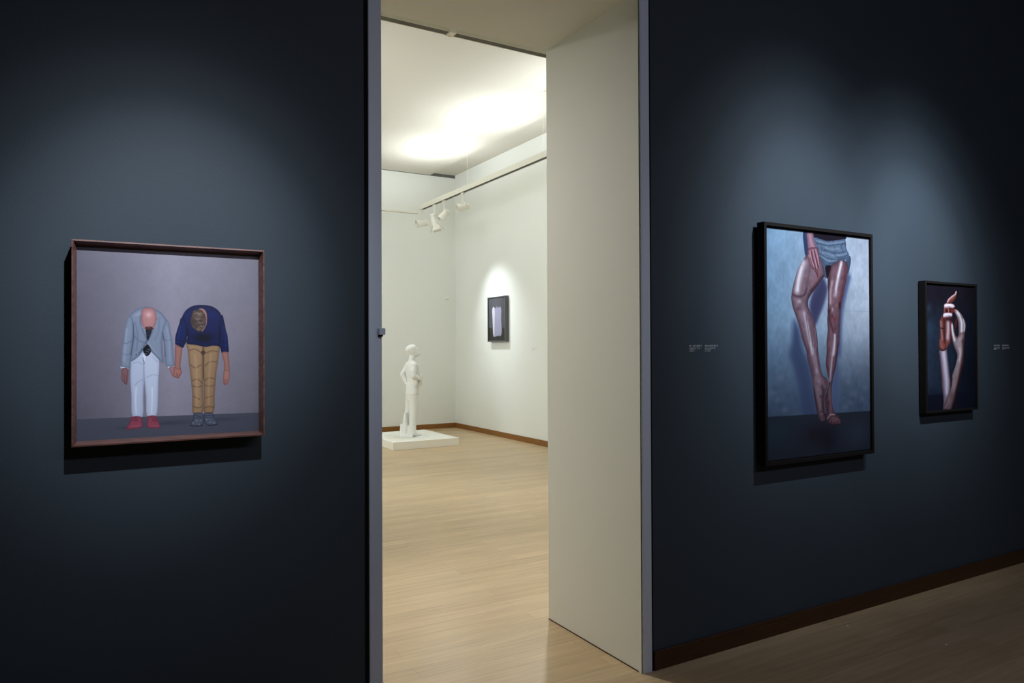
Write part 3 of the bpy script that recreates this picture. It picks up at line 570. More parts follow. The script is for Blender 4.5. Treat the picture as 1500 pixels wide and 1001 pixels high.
  ('poly',[(216.0,117.0),(221.0,100.0),(235.0,87.0),(258.0,76.0),(288.0,62.0),(309.0,53.0),(314.0,40.0),(326.0,33.0),(337.0,37.0),(336.0,50.0),(329.0,63.0),(322.0,80.0),(306.0,94.0),(286.0,108.0),(265.0,117.0),(242.0,119.0)],(138,88,84),(1.2,(50,22,24),11)),
  ('g',[(228.0,108.0),(247.0,89.0),(280.0,71.0),(309.0,59.0)],(206,186,198),(8,0.95)),
  ('g',[(321.0,53.0),(327.0,40.0)],(226,220,232),(7,0.95)),
  ('g',[(250.0,111.0),(287.0,100.0),(314.0,78.0)],(78,34,34),(13.5,0.5)),
  ('g',[(280.0,85.0),(303.0,79.0)],(150,80,72),(6,0.6)),
  ('poly',[(306.0,236.0),(315.0,213.0),(327.0,206.0),(339.0,227.0),(336.0,253.0),(322.0,278.0),(314.0,295.0),(303.0,270.0)],(92,46,50),(2,(36,14,20),12)),
  ('poly',[(294.0,161.0),(316.0,153.0),(346.0,162.0),(376.0,177.0),(400.0,197.0),(423.0,222.0),(438.0,251.0),(433.0,286.0),(422.0,311.0),(418.0,345.0),(416.0,388.0),(412.0,396.0),(413.0,423.0),(409.0,455.0),(402.0,499.0),(389.0,548.0),(370.0,592.0),(349.0,641.0),(329.0,689.0),(304.0,737.0),(280.0,771.0),(256.0,799.0),(179.0,795.0),(183.0,767.0),(215.0,729.0),(238.0,690.0),(260.0,647.0),(267.0,603.0),(275.0,577.0),(300.0,538.0),(320.0,503.0),(332.0,467.0),(329.0,441.0),(306.0,405.0),(292.0,383.0),(276.0,346.0),(266.0,304.0),(262.0,262.0),(269.0,237.0),(283.0,241.0),(293.0,270.0),(305.0,303.0),(321.0,329.0),(338.0,332.0),(351.0,320.0),(353.0,286.0),(349.0,244.0),(336.0,210.0),(316.0,181.0)],(146,138,150),(1.4,(50,26,28),17)),
  ('t',[],(0,0,0),(20,40,0.035)),
  ('g',[(327.0,164.0),(368.0,197.0),(389.0,239.0),(388.0,294.0)],(216,220,232),(16,0.95)),
  ('g',[(406.0,218.0),(421.0,252.0),(416.0,294.0)],(196,196,210),(8,0.95)),
  ('g',[(376.0,193.0),(403.0,235.0),(405.0,290.0)],(96,78,90),(3,0.85)),
  ('g',[(357.0,185.0),(375.0,235.0),(375.0,286.0)],(150,146,160),(3,0.6)),
  ('g',[(301.0,156.0),(324.0,169.0)],(150,70,66),(10,0.7)),
  ('g',[(277.0,258.0),(284.0,304.0),(304.0,354.0)],(214,216,228),(12,0.95)),
  ('g',[(344.0,320.0),(405.0,307.0),(423.0,303.0)],(120,84,82),(10,0.55)),
  ('g',[(412.0,311.0),(410.0,362.0)],(110,70,66),(12,0.6)),
  ('sblob',[(362.0,350.0)],(178,170,176),(22,22,0.6)),
  ('g',[(404.0,362.0),(412.0,410.0),(399.0,472.0),(386.0,517.0),(362.0,579.0),(336.0,649.0),(297.0,728.0),(264.0,793.0)],(66,36,36),(20,0.75)),
  ('g',[(365.0,410.0),(371.0,445.0),(354.0,485.0)],(188,184,192),(16,0.84)),
  ('g',[(338.0,490.0),(319.0,538.0),(291.0,595.0),(270.0,665.0),(230.0,743.0)],(158,144,150),(16,0.6)),
  ('g',[(271.0,603.0),(257.0,656.0),(220.0,703.0),(185.0,763.0)],(28,12,16),(9.0,0.68)),
  ('g',[(395.0,526.0),(362.0,606.0),(322.0,693.0),(288.0,772.0)],(30,10,14),(15.0,0.61)),
  ('sblob',[(265.0,718.0)],(96,78,80),(40,60,0.75)),
  ('sblob',[(233.0,778.0)],(100,84,90),(40,40,0.7)),
  ('sblob',[(314.0,604.0)],(118,100,102),(26,50,0.5)),
  ('blob',[(315.0,782.0)],(50,24,34),(26,20,0.6)),
 ]},
 'p4': {'rect': (-11.2900,-10.7510,1.6480,2.4080), 'ops': [
  ('bggrad',[(-2.0,-5.0),(668.0,758.0)],[(92,94,106),(100,98,112),(84,84,92)],'h'),
  ('band',[(-9.0,513.0),(569.0,528.0)],(46,46,44),(3,)),
  ('noise',[],(0,0,0),(0.3,0.03)),
  ('blob',[(305.0,661.0)],(26,26,26),(60,16,0.8)),
  ('poly',[(134.0,189.0),(216.0,178.0),(330.0,176.0),(446.0,179.0),(450.0,377.0),(456.0,642.0),(326.0,661.0),(193.0,675.0),(160.0,608.0),(145.0,406.0)],(178,176,212),(0.8,(150,148,184),10)),
  ('poly',[(134.0,189.0),(216.0,180.0),(216.0,429.0),(201.0,669.0),(160.0,610.0),(145.0,406.0)],(234,236,255),(1,(220,222,248),4)),
  ('line',[(278.0,186.0),(274.0,650.0)],(150,148,188),(3,2,0.5)),
  ('line',[(330.0,188.0),(326.0,651.0)],(150,148,188),(3,2,0.5)),
  ('line',[(391.0,191.0),(387.0,652.0)],(150,148,188),(3,2,0.5)),
  ('line',[(193.0,671.0),(326.0,659.0),(452.0,639.0)],(120,118,140),(5,3,0.6)),
  ('blob',[(299.0,165.0)],(250,250,255),(9,13,1)),
 ]},
}

def catmull(P, closed, k=5):
    P = np.array(P, float); n = len(P)
    if n < 3: return P if not closed else P
    out = []
    rng = range(n) if closed else range(n-1)
    for i in rng:
        if closed: a, b, c, d = P[(i-1) % n], P[i], P[(i+1) % n], P[(i+2) % n]
        else: a, b, c, d = P[max(i-1, 0)], P[i], P[i+1], P[min(i+2, n-1)]
        for j in range(k):
            t = j/k
            out.append(.5*((2*b)+(c-a)*t+(2*a-5*b+4*c-d)*t*t+(3*b-a-3*c+d)*t**3))
    if not closed: out.append(P[-1])
    return np.array(out)
def dist_poly(X, Y, P, closed):
    """distance to a polyline, and inside flags if it is closed"""
    best = np.full(X.shape, 1e9); ins = np.zeros(X.shape, bool); n = len(P)
    for i in range(n if closed else n-1):
        x0, y0 = P[i]; x1, y1 = P[(i+1) % n]; dx, dy = x1-x0, y1-y0; L2 = dx*dx+dy*dy+1e-9
        t = np.clip(((X-x0)*dx+(Y-y0)*dy)/L2, 0, 1)
        best = np.minimum(best, (X-x0-t*dx)**2+(Y-y0-t*dy)**2)
        if closed and abs(dy) > 1e-9:
            c = ((y0 > Y) != (y1 > Y)) & (X < dx*(Y-y0)/dy+x0); ins ^= c
    return np.sqrt(best), ins
GA = {'p1': 1.1, 'p2': 1.1, 'p3': 1.12, 'p4': 1}
GW = {'p1': .95, 'p2': .95, 'p3': .85, 'p4': 1}
EW = {'p1': 2.2, 'p2': 2.0, 'p3': 1.9, 'p4': 1.0}      # how far the print's dark contours fade inwards
def sm(x): x = np.clip(x, 0, 1); return x*x*(3-2*x)
def paint(key, nx, ny, gain):
    A = ART[key]; u0, u1, z0, z1 = A['rect']; W, H = (u1-u0)*1000, (z1-z0)*1000
    X, Y = np.meshgrid(np.linspace(0, W, nx), np.linspace(0, H, ny)); img = np.zeros((ny, nx, 3)); rng = np.random.RandomState(3)
    def vnoise(cells):
        g = rng.rand(cells+2, cells+2); fx = X/W*cells; fy = Y/H*cells; ix = fx.astype(int); iy = fy.astype(int)
        tx = sm(fx-ix); ty = sm(fy-iy)
        return (g[iy, ix]*(1-tx)+g[iy, ix+1]*tx)*(1-ty)+(g[iy+1, ix]*(1-tx)+g[iy+1, ix+1]*tx)*ty
    def vn2(cx, cy):
        g = rng.rand(cy+2, cx+2); fx = X/W*cx; fy = Y/H*cy; ix = fx.astype(int); iy = fy.astype(int); tx = sm(fx-ix); ty = sm(fy-iy)
        return (g[iy, ix]*(1-tx)+g[iy, ix+1]*tx)*(1-ty)+(g[iy+1, ix]*(1-tx)+g[iy+1, ix+1]*tx)*ty
    mask = np.ones(X.shape); started = False
    for kind, pts, col, par in A['ops']:
        if kind == 'bggrad':
            c = np.array(col, float); t = X/W*(len(c)-1)
            for k in range(3): img[..., k] = np.interp(t, range(len(c)), c[:, k])
            continue
        if kind == 'noise':
            n = sum(vnoise(c)*wt for c, wt in ((7, .4), (19, .3), (60, .3)))
            img *= (1+par[1]*2*(n-.5)*2)[..., None]; continue
        c = np.array(col, float)
        if kind == 'band':
            (x0, y0), (x1, y1) = pts; d = Y-(y0+(y1-y0)*(X-x0)/(x1-x0)); a = sm(d/par[0]+.5)
        elif kind == 'vshade':
            (x0, y0), (x1, y1) = pts; a = sm((Y-y0)/(y1-y0))*par[0]
        elif kind == 'blob':
            (x, y), = pts; a = np.exp(-(((X-x)/par[0])**2+((Y-y)/par[1])**2))*par[2]
        elif kind == 'line':
            P = catmull(pts, False); d, _ = dist_poly(X, Y, P, False); a = sm((par[0]*.6-d)/(max(par[1], .6)*2)+.45)*par[2]
        elif kind == 'poly':
            P = catmull(pts, True, 4); lo = P.min(0)-par[0]*2; hi = P.max(0)+par[0]*2
            mk = (X > lo[0]) & (X < hi[0]) & (Y > lo[1]) & (Y < hi[1])
            a = np.zeros(X.shape); cc = np.zeros((ny, nx, 3)); d, ins = dist_poly(X[mk], Y[mk], P, True); s = np.where(ins, d, -d)
            a[mk] = sm(s/(2*par[0])+.5); t = np.sqrt(np.clip(s/(par[2]*EW[key]), 0, 1))[:, None]; e = np.array(par[1], float); cc[mk] = c*t+(e*.7+c*.3)*(1-t); c = cc
        elif kind == 'g':       # soft stroke kept inside the last outlined shape
            P = catmull(pts, False); d, _ = dist_poly(X, Y, P, False); a = np.exp(-(d/(par[0]*GW[key]))**2)*par[1]*mask
        elif kind == 'sblob':
            (x, y), = pts; a = np.exp(-(((X-x)/(par[0]*.8))**2+((Y-y)/(par[1]*.8))**2))*par[2]*mask
        elif kind == 't':
            n = vn2(par[0], par[1])*.6+vn2(par[0]*2, par[1]*2)*.4
            img *= (1+par[2]*2*(n-.5)*2*last)[..., None]; continue
        if kind == 'poly': last = a; mask = np.maximum(mask, a) if key == 'p1' and started else a; started = True
        a = a[..., None]; img = img*(1-a)+c*a
    img = np.clip(img, 0, 255)/255.0
    lin = np.where(img <= .04045, img/12.92, ((img+.055)/1.055)**2.4)
    return np.clip(lin**GA[key]*np.array(gain), 0, .92)
def print_mesh(key, nx, ny, gain, parent, to_world, name='print'):
    A = ART[key]; u0, u1, z0, z1 = A['rect']; img = paint(key, nx, ny, gain)
    us = np.linspace(u0, u1, nx); zs = np.linspace(z1, z0, ny)
    co = [to_world(u, z) for z in zs for u in us]
    idx = np.arange(nx*ny).reshape(ny, nx)
    f = np.stack([idx[1:, :-1], idx[1:, 1:], idx[:-1, 1:], idx[:-1, :-1]], -1).reshape(-1, 4)
    me = bpy.data.meshes.new(name); me.from_pydata(co, [], f.tolist()); me.update()
    at = me.color_attributes.new('ink', 'FLOAT_COLOR', 'POINT')
    buf = np.ones((nx*ny, 4), np.float32); buf[:, :3] = img.reshape(-1, 3); at.data.foreach_set('color', buf.ravel())
    mt = mat('photo_'+key, (.5, .5, .5), .42, .35); nt = mt.node_tree
    an = nt.nodes.new('ShaderNodeAttribute'); an.attribute_name = 'ink'
    nt.links.new(an.outputs['Color'], nt.nodes['Principled BSDF'].inputs['Base Color'])
    me.materials.append(mt); o = bpy.data.objects.new(name, me); COL.objects.link(o); o.parent = parent
    return o
def rail(bm, prof, corners, closed=True):
    """mitred frame: prof = list of (inset, depth) and corners = inset -> four (a, z) points"""
    rr = []
    for k in range(4):
        rr.append([bm.verts.new(corners(i, d)[k]) for i, d in prof])
    n = len(prof)
    for k in range(4):
        a, b = rr[k], rr[(k+1) % 4]
        for j in range(n): bm.faces.new((a[j], a[(j+1) % n], b[(j+1) % n], b[j]))
    bmesh.ops.recalc_face_normals(bm, faces=bm.faces[:])
def frame_y(x0, x1, z0, z1, yf):
    """corner function for a frame hanging on the partition; depth counts from the front towards the wall"""
    return lambda i, d: [(x0+i, yf+d, z0+i), (x1-i, yf+d, z0+i), (x1-i, yf+d, z1-i), (x0+i, yf+d, z1-i)]
ox, oy = 0, 0
def localise(o, base):
    for v in o.data.vertices: v.co = v.co - Vector(base)
def add_local(root, *obs):
    for o in obs:
        o.parent = root; localise(o, root.location)

# 1: walnut box frame, two bowing men
x0, x1, z0, z1, p = -.048, .5215, 1.2495, 1.887, .095
t = empty('framed_photograph', ((x0+x1)/2, D, z0), 'deep reddish walnut box frame holding a photograph of two men bowing hand in hand', 'picture')
bm = bmesh.new(); rail(bm, [(0, .002), (.0045, 0), (.0135, .037), (.0135, p-.02), (0, p-.02)], frame_y(x0, x1, z0, z1, D-p))
f1 = link('frame', bm, M['wood_frame'])
bm = bmesh.new(); box(bm, x0+.0135, x1-.0135, D-.0575, D-.020, z0+.0135, z1-.0135); b1 = link('backing', bm, M['black'])
pr = print_mesh('p1', 520, 580, (.95, .94, .92), t, lambda u, z: (u, D-.058, z))
bm = bmesh.new(); box(bm, x0+.05, x1-.05, D-.022, D, z0+.1, z1-.05); bt = link('hanging_batten', bm, M['black'])
add_local(t, f1, b1, pr, bt)
# 2: tall black frame, legs
x0, x1, z0, z1, p = 3.042, 3.958, .922, 2.2, .07
t = empty('framed_photograph', ((x0+x1)/2, D, z0), 'tall black frame with a photograph of bare legs against a blue wall', 'picture')
bm = bmesh.new(); rail(bm, [(0, .001), (.001, 0), (.018, 0), (.018, p-.022), (0, p-.022)], frame_y(x0, x1, z0, z1, D-p)); f1 = link('frame', bm, M['ebony'])
bm = bmesh.new(); box(bm, x0+.018, x1-.018, D-.053, D-.024, z0+.018, z1-.018); b1 = link('backing', bm, M['black'])
pr = print_mesh('p2', 330, 470, (.87, .85, .79), t, lambda u, z: (u, D-.055, z))
bm = bmesh.new(); box(bm, x0+.06, x1-.06, D-.026, D, z0+.12, z1-.06); bt = link('hanging_batten', bm, M['black'])
add_local(t, f1, b1, pr, bt)
# 3: smaller black frame, hands
x0, x1, z0, z1, p = 4.517, 5.108, 1.1225, 1.955, .05
t = empty('framed_photograph', ((x0+x1)/2, D, z0), 'smaller black frame holding a photograph of two raised intertwined hands on dark blue', 'picture')
bm = bmesh.new(); rail(bm, [(0, .001), (.001, 0), (.014, 0), (.014, p-.006), (0, p-.006)], frame_y(x0, x1, z0, z1, D-p)); f1 = link('frame', bm, M['ebony'])
bm = bmesh.new(); box(bm, x0+.014, x1-.014, D-.036, D-.008, z0+.014, z1-.014); b1 = link('backing', bm, M['black'])
pr = print_mesh('p3', 260, 380, (.95, .88, .85), t, lambda u, z: (u, D-.038, z))
bm = bmesh.new(); box(bm, x0+.06, x1-.06, D-.010, D, z0+.1, z1-.06); bt = link('hanging_batten', bm, M['black'])
add_local(t, f1, b1, pr, bt)
# 4: grey frame in the white room
ya, yb_, z0, z1, p = 10.712, 11.342, 1.645, 2.424, .075
t = empty('framed_photograph', (XC, (ya+yb_)/2, z0), 'small grey frame with a photograph of a white carton, on the cream wall', 'picture')
fx = lambda i, d: [(XC-p+d, ya+i, z0+i), (XC-p+d, yb_-i, z0+i), (XC-p+d, yb_-i, z1-i), (XC-p+d, ya+i, z1-i)]
bm = bmesh.new(); rail(bm, [(0, .001), (.001, 0), (.018, 0), (.018, p), (0, p)], fx); f1 = link('frame', bm, M['greyframe'])
bm = bmesh.new(); box(bm, XC-.058, XC-.01, ya+.018, yb_-.018, z0+.018, z1-.018); b1 = link('backing', bm, M['black'])
A4 = ART['p4']['rect']; ART['p4']['rect'] = (-(yb_-.018), -(ya+.018), z0+.018, z1-.018)
pr = print_mesh('p4', 90, 180, (.6, .6, .57), t, lambda u, z: (XC-.060, -u, z))
add_local(t, f1, b1, pr)

# ---------------------------------------------------------------- wall captions: rows of tiny letters
def caption(origin, rows, label, m, axis='x', scale=1.0):
    """rows = (z offset, length, letter height); every letter is a few thin strokes"""
    bm = bmesh.new(); rnd = random.Random(int(origin[0]*1000))
    for dz, ln, h in rows:
        x = 0
        while x < ln:
            wd = h*rnd.choice((.45, .55, .6)); k = rnd.randrange(4); s = h*.17
            st = [(0, s, 0, h)]
            if k in (0, 1): st.append((wd-s, wd, 0, h if k else h*.6))
            if k in (0, 2): st.append((s, wd-s, h-s, h))
            if k in (1, 3): st.append((s, wd, 0, s))
            if k == 2: st.append((s, wd*.8, h*.45, h*.45+s))
            for a, b, c, d in st:
                if axis == 'x': box(bm, x+a, x+b, -.0006, 0, dz+c, dz+d)
                else: box(bm, -.0006, 0, -(x+b), -(x+a), dz+c, dz+d)
            x += wd+h*.25
            if rnd.random() < .17: x += h*.5
    o = link('wall_caption', bm, m); o.location = origin
    return tag(o, label, 'caption')
R4 = [(-.006, .088, .0075), (-.017, .070, .0055), (-.0245, .040, .0055), (-.032, .034, .0055)]
caption((2.578, D-.0002, 1.555), R4, 'pale lettering on the dark wall, nearer the doorway of two beside the legs photograph', M['vinyl'])
caption((2.684, D-.0002, 1.555), R4, 'pale lettering on the dark wall, nearer the tall frame of two beside the legs photograph', M['vinyl'])
caption((5.412, D-.0002, 1.552), [(-.010, .075, .010), (-.026, .075, .0065), (-.034, .03, .0065)], 'pale lettering block on the dark wall just right of the hands photograph', M['vinyl'])
caption((5.520, D-.0002, 1.552), [(-.010, .080, .010), (-.026, .098, .0065), (-.034, .03, .0065)], 'pale lettering block farthest right on the dark wall, beyond the hands photograph', M['vinyl'])
caption((XC-.0002, 9.98, 1.535), [(-.010, .16, .011), (-.028, .11, .008), (-.042, .07, .008)], 'faint grey lettering on the cream wall to the right of the carton photograph', M['vinyl2'], 'y')

# ---------------------------------------------------------------- suspended light beams
def beam(name, a, b, w_, z0, z1, label, wires=()):
    """box beam from a to b (horizontal), dark slot under it"""
    ax, ay = a; bx, by = b; t = empty(name, ((ax+bx)/2, (ay+by)/2, z0), label, 'lighting beam', 'suspended lighting beams')
    cx, cy = t.location.x, t.location.y; X = abs(bx-ax)/2; Y = abs(by-ay)/2; hx, hy = (w_/2, Y) if X < Y else (X, w_/2)
    bm = bmesh.new(); wl = .006
    if X < Y:
        box(bm, -hx, -hx+wl, -hy, hy, 0, z1-z0); box(bm, hx-wl, hx, -hy, hy, 0, z1-z0); box(bm, -hx+wl, hx-wl, -hy, hy, .012, .022)
        box(bm, -hx+wl, hx-wl, -hy, -hy+wl, .022, z1-z0); box(bm, -hx+wl, hx-wl, hy-wl, hy, .022, z1-z0)
    else:
        box(bm, -hx, hx, -hy, -hy+wl, 0, z1-z0); box(bm, -hx, hx, hy-wl, hy, 0, z1-z0); box(bm, -hx, hx, -hy+wl, hy-wl, .012, .022)
        box(bm, -hx, -hx+wl, -hy+wl, hy-wl, .022, z1-z0); box(bm, hx-wl, hx, -hy+wl, hy-wl, .022, z1-z0)
    link('housing', bm, M['beam'], t)
    bm = bmesh.new(); e = .0062
    if X < Y: box(bm, -hx+e, hx-e, -hy+.01, hy-.01, .004, .0118)
    else: box(bm, -hx+.01, hx-.01, -hy+e, hy-e, .004, .0118)
    link('track_slot', bm, M['slot'], t)
    for wx, wy in wires:
        bm = bmesh.new(); tube(bm, [(wx-cx, wy-cy, .03), (wx-cx, wy-cy, HC-z0-.02)], [.0011, .0011], 8); link('suspension_wire', bm, M['lamp'], t)
        bm = bmesh.new(); rr = [ring(bm, (wx-cx, wy-cy, HC-z0-dz), (1, 0, 0), (0, 1, 0), r, r, 16) for dz, r in ((0, .028), (.018, .028), (.035, .012), (.07, .007))]
        loft(bm, rr); link('ceiling_rose', bm, M['lamp'], t)
    return t
beam('lighting_beam', (5.05, 5.15), (5.05, 11.9), .075, 3.97, 4.05, 'long beige suspended lighting beam running beside the right cream wall and carrying spotlights', ((5.05, 10.08), (5.05, 7.9), (5.05, 5.7)))
beam('lighting_beam', (.65, 11.94), (5.012, 11.94), .05, 3.905, 3.935, 'thin beige lighting beam crossing in front of the far cream wall', ((4.081, 11.94), (1.6, 11.94)))
beam('lighting_beam', (.65, 5.12), (5.012, 5.12), .075, 3.985, 4.065, 'nearest suspended lighting beam, seen just under the top of the doorway', ((1.6, 5.12), (4.6, 5.12)))
bm = bmesh.new(); box(bm, -.03, .03, -.045, .045, -.006, .030); bevel(bm, .003, 1)
o = link('beam_coupling', bm, M['lamp']); o.location = (2.43, 5.12, 3.985); tag(o, 'small white coupling clipped round the nearest lighting beam under the doorway top', 'coupling')

# ---------------------------------------------------------------- track spotlights
def spotlight(y, drop, direction, label, barn=False):
    t = empty('track_spotlight', (5.05, y, 3.97), label, 'spotlight', 'spotlights hanging from the long beam')
    d = Vector(direction).normalized()
    bm = bmesh.new(); box(bm, -.018, .018, -.045, .045, -.026, 0); bevel(bm, .003, 1); link('adapter', bm, M['lamp'], t)
    bm = bmesh.new(); tube(bm, [(0, 0, -.02), (0, 0, -drop+.075)], [.010, .010], 10); link('stem', bm, M['lamp'], t)
    c = Vector((0, 0, -drop)); side = d.cross(Vector((0, 0, 1))).normalized(); up = side.cross(d).normalized()
    bm = bmesh.new()
    for s in (-1, 1): tube(bm, [c+side*s*.074, c+side*s*.074+Vector((0, 0, .05)), c+side*s*.03+Vector((0, 0, .082)), c+Vector((0, 0, .085))], [.007]*4, 8)
    link('yoke', bm, M['lamp'], t)
    prof = [(-.105, .040), (-.100, .056), (-.055, .060), (-.052, .055), (-.045, .055), (-.042, .060), (.020, .060), (.022, .064), (.098, .066), (.105, .066), (.105, .058), (.050, .046)]
    bm = bmesh.new(); loft(bm, [ring(bm, c+d*a, side, up, r, r, 28) for a, r in prof], (True, False))
    h = link('lamp_head', bm, M['lamp'], t)
    for p in h.data.polygons: p.use_smooth = len(p.vertices) == 4
    h.modifiers.new('e', 'EDGE_SPLIT').split_angle = math.radians(35)
    bm = bmesh.new(); loft(bm, [ring(bm, c+d*.050, side, up, .046, .046, 24), ring(bm, c+d*.052, side, up, .030, .030, 24)]); link('lens', bm, M['lens'], t)
    if barn:
        for sg, ax in ((1, up), (-1, up), (1, side), (-1, side)):
            oth = side if ax is up else up
            bm = bmesh.new(); n = (ax*sg*.5+d*.85).normalized(); b0 = c+d*.108+ax*sg*.066; thick = n.cross(oth).normalized()*.002
            q = [b0-oth*.05, b0+oth*.05, b0+n*.10+oth*.07, b0+n*.10-oth*.07]
            vs = [bm.verts.new(v_) for v_ in q]+[bm.verts.new(v_+thick) for v_ in q]
            for f in ((0, 1, 2, 3), (7, 6, 5, 4), (0, 4, 5, 1), (1, 5, 6, 2), (2, 6, 7, 3), (3, 7, 4, 0)): bm.faces.new([vs[i] for i in f])
            link('barn_door', bm, M['lamp'], t)
    return t
spotlight(11.86, .235, (-1, .05, -.22), 'white track spotlight farthest along the beam, at its end, pointing left')
spotlight(11.32, .255, (.22, -.12, -1), 'white track spotlight with open flaps, pointing down, second from the beam end', True)
spotlight(10.93, .245, (-1, .1, -1.05), 'white track spotlight tilted steeply down to the left, third from the beam end')
spotlight(10.24, .225, (-1, .05, -.25), 'white track spotlight nearest to the doorway, pointing left with a slight tilt')

# ---------------------------------------------------------------- plinth and statue
bm = bmesh.new()
box(bm, 3.950, 5.050, 10.40, 11.77, 0, .122); bevel(bm, .004, 2)
o = link('plinth', bm, M['plinth']); tag(o, 'low square white plinth standing on the pale wooden floor', 'plinth')

ST = Vector((4.435, 10.97, .1235))     # between the feet, on the plinth
SR = Vector((.8654, -.5011, 0)); SD = Vector((.5011, .8654, 0))
def S(u, w, z): return SR*u + SD*w + Vector((0, 0, z))     # u: towards the far wall's right end, w: away, z: up
t = empty('statue', ST, 'white plaster statue of a standing man, hands on hips, looking up, on the low plinth', 'statue')
bm = bmesh.new()
f = Vector((.93, .37))      # facing direction in (u, w)
sd = Vector((.37, -.93))    # his right, towards the viewer
def G(u, w, z, fw=0, rt=0): return S(u+f.x*fw+sd.x*rt, w+f.y*fw+sd.y*rt, z)
FV = SR*f.x+SD*f.y; RV = SR*sd.x+SD*sd.y
# trunk: (z, centre u, half depth, half width)
trunk = [(.60, .055, .088, .150), (.66, .058, .098, .158), (.74, .060, .098, .158), (.80, .062, .092, .150), (.88, .064, .086, .138), (.96, .060, .090, .142), (1.04, .055, .098, .160), (1.12, .050, .100, .178), (1.18, .046, .092, .180), (1.225, .044, .070, .140), (1.25, .044, .050, .080)]
loft(bm, [ring(bm, G(c, 0, z), FV, RV, a, b, 24) for z, c, a, b in trunk])
# neck and head, chin raised
tube(bm, [G(.040, 0, 1.22), G(.052, 0, 1.28), G(.062, 0, 1.33)], [.062, .052, .052], 16)
hc = G(.066, 0, 1.415)
hd = (FV*.88+Vector((0, 0, .48))).normalized(); hu = (Vector((0, 0, .88))-FV*.48).normalized()
rr = []
for k, (a, dep, wid, off) in enumerate(((-.115, .030, .026, .030), (-.100, .052, .042, .026), (-.075, .068, .054, .016), (-.04, .080, .062, .006), (0, .090, .068, -.002), (.035, .092, .070, -.008), (.065, .084, .064, -.012), (.088, .062, .048, -.014), (.100, .030, .024, -.016))):
    rr.append(ring(bm, hc+hu*a+hd*off, hd, RV, dep, wid, 20))
loft(bm, rr)
tube(bm, [hc+hd*.080+hu*.014, hc+hd*.100-hu*.012, hc+hd*.104-hu*.026], [.010, .013, .013], 8)      # nose
tube(bm, [hc+hd*.072-hu*.086, hc+hd*.082-hu*.098], [.020, .018], 8)                                  # chin
for s in (-1, 1):
    tube(bm, [hc+hd*.078+hu*.022+RV*s*.012, hc+hd*.066+hu*.026+RV*s*.042], [.008, .008], 8)          # brow
    tube(bm, [hc-hd*.004+hu*.012+RV*s*.069, hc-hd*.008-hu*.024+RV*s*.069], [.012, .009], 8)          # ear
    tube(bm, [hc+hd*.086-hu*.052+RV*s*.002, hc+hd*.078-hu*.054+RV*s*.022], [.008, .006], 8)          # mouth
rr = [ring(bm, hc+hu*a-hd*.010, hd, RV, dp, wd, 18) for a, dp, wd in ((.020, .092, .074), (.06, .098, .076), (.092, .078, .060), (.112, .040, .032))]
loft(bm, rr)                                                                                         # hair
# jacket skirt and lapels
rr = [ring(bm, G(c, 0, z), FV, RV, a, b, 24) for z, c, a, b in ((.70, .058, .112, .172), (.78, .062, .104, .160), (.90, .064, .092, .145))]
loft(bm, rr)
tube(bm, [G(.050, 0, 1.20, .085, .05), G(.062, 0, 1.02, .105, .035), G(.066, 0, .86, .100, .02)], [.012, .014, .010], 8)
tube(bm, [G(.050, 0, 1.20, .085, -.05), G(.062, 0, 1.02, .105, -.035), G(.066, 0, .86, .100, -.02)], [.012, .014, .010], 8)
# far (left) arm: elbow out behind, hand on the hip
L_el = S(-.128, .16, 1.025); L_ha = S(-.035, .10, .845)
tube(bm, [G(.040, 0, 1.185, -.005, -.165), S(-.062, .155, 1.12), L_el], [.058, .050, .044], 14)
tube(bm, [L_el, S(-.085, .145, .94), L_ha], [.045, .040, .030], 14)
for k in range(5): tube(bm, [L_ha, L_ha+S(.040, -.012+.012*k, -.030-.006*k), L_ha+S(.070, -.016+.014*k, -.038-.010*k)], [.013, .010, .008], 6)
# near (right) arm: upper arm hangs, forearm reaches forward to a thing held at the belly
R_sh = G(.040, 0, 1.180, .005, .165); R_el = S(.105, -.205, 1.005); R_ha = S(.195, -.10, .955)
tube(bm, [R_sh, S(.100, -.190, 1.09), R_el], [.060, .052, .046], 14)
tube(bm, [R_el, S(.160, -.165, .975), R_ha], [.046, .040, .030], 14)
for k in range(4): tube(bm, [R_ha, R_ha+S(.020+.004*k, .02, -.03-.014*k), R_ha+S(.006+.004*k, .04, -.055-.018*k)], [.013, .011, .009], 6)
tube(bm, [R_ha, R_ha+S(.024, .02, .018), R_ha+S(.030, .04, .006)], [.013, .011, .009], 6)
tube(bm, [S(.215, -.06, 1.01), S(.190, -.05, .93), S(.165, -.06, .86), S(.150, -.05, .83)], [.028, .050, .048, .030], 12)   # bundled cloth at the belly
tube(bm, [S(.120, -.16, .96), S(.135, -.14, .88), S(.130, -.10, .80)], [.040, .042, .030], 12)                               # jacket flap swept back
# legs
tube(bm, [G(.050, 0, .68, 0, -.075), G(.020, 0, .46, .01, -.075), G(-.010, 0, .28, 0, -.080), G(-.052, 0, .07, -.01, -.085)], [.088, .074, .062, .052], 16)
tube(bm, [G(.055, 0, .68, 0, .075), G(.050, 0, .46, .02, .072), G(.035, 0, .28, .015, .070), G(.020, 0, .07, .02, .070)], [.088, .074, .062, .054], 16)
# trouser cuffs and shoes
for u, rt, fw in ((-.055, -.085, -.01), (.018, .070, .02)):
    loft(bm, [ring(bm, G(u, 0, z, fw, rt), FV, RV, a, b, 18) for z, a, b in ((.03, .078, .062), (.10, .068, .060), (.20, .058, .056))])
    tube(bm, [G(u, 0, .045, fw-.05, rt), G(u, 0, .045, fw+.06, rt), G(u, 0, .034, fw+.13, rt)], [.036, .040, .028], 12)
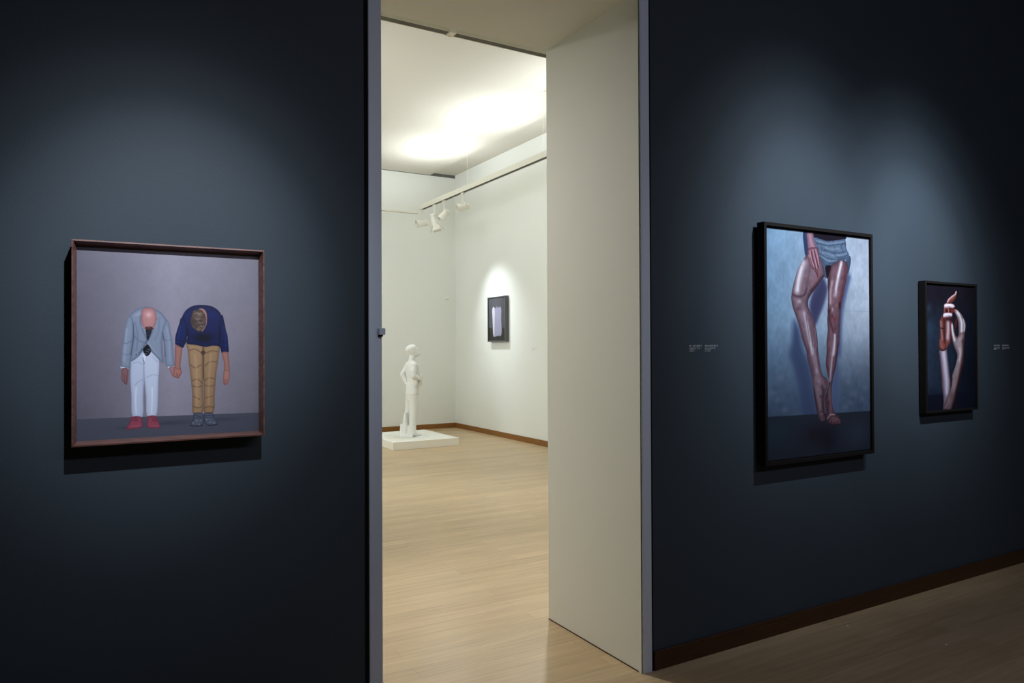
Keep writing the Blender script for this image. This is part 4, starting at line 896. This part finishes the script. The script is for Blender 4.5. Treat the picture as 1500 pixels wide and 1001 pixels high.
# ragged mass behind the left heel
loft(bm, [ring(bm, S(-.055, -.02, z), SR, SD, a, b, 10) for z, a, b in ((.012, .085, .10), (.12, .060, .08), (.30, .042, .055), (.40, .020, .03))])
t.scale = (.968,)*3
body = link('figure', bm, M['plaster'], t)
rm = body.modifiers.new('merge', 'REMESH'); rm.mode = 'VOXEL'; rm.voxel_size = .007; rm.use_smooth_shade = True
smo = body.modifiers.new('soften', 'SMOOTH'); smo.factor = .5; smo.iterations = 3
bm = bmesh.new()
q = [(-.155, -.10), (.085, -.17), (.10, .10), (-.14, .15)]
vb = [bm.verts.new(S(a, b, 0)) for a, b in q]; vt = [bm.verts.new(S(a*.86, b*.86, .052)) for a, b in q]
bm.faces.new(vb[::-1]); bm.faces.new(vt)
for i in range(4): bm.faces.new((vb[i], vb[(i+1) % 4], vt[(i+1) % 4], vt[i]))
bmesh.ops.recalc_face_normals(bm, faces=bm.faces[:]); bevel(bm, .010, 2)
link('base', bm, M['plaster'], t)
bm = bmesh.new()
loft(bm, [ring(bm, S(.14, .03, z), SR, SD, a, b, 24) for z, a, b in ((0, .20, .14), (.006, .19, .13), (.010, .15, .10))]); link('base_plate', bm, M['plaster'], t, True)

# ---------------------------------------------------------------- small things
t = empty('wall_sensor', (5.957, YB, 2.50), 'small white sensor box on the far cream wall near the corner', 'sensor')
bm = bmesh.new(); box(bm, -.045, .045, -.030, 0, -.04, .04); bevel(bm, .008, 2); link('case', bm, M['plinth'], t)
bm = bmesh.new(); box(bm, -.03, .03, -.040, -.0302, -.032, -.010); bevel(bm, .003, 1); link('window', bm, M['beam'], t)
for (x, y), lb in (((3.627, 2.575), 'tiny white paper fleck on the dim floor close to the dark wall'), ((3.834, 2.154), 'tiny white paper fleck on the dim floor, farther out from the dark wall')):
    bm = bmesh.new(); vs = [bm.verts.new((r*math.cos(a), r*math.sin(a), 0)) for a, r in ((0, .005), (1.3, .004), (2.6, .006), (4, .004), (5.2, .005))]  # flat white chip imitating a glint on the boards
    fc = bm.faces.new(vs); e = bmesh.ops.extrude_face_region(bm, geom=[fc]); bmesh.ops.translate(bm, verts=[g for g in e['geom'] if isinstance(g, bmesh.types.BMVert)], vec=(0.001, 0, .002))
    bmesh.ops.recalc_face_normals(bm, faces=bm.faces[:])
    o = link('floor_glint', bm, M['speck']); o.location = (x, y, 0); tag(o, lb, 'glint fleck', 'paper flecks')
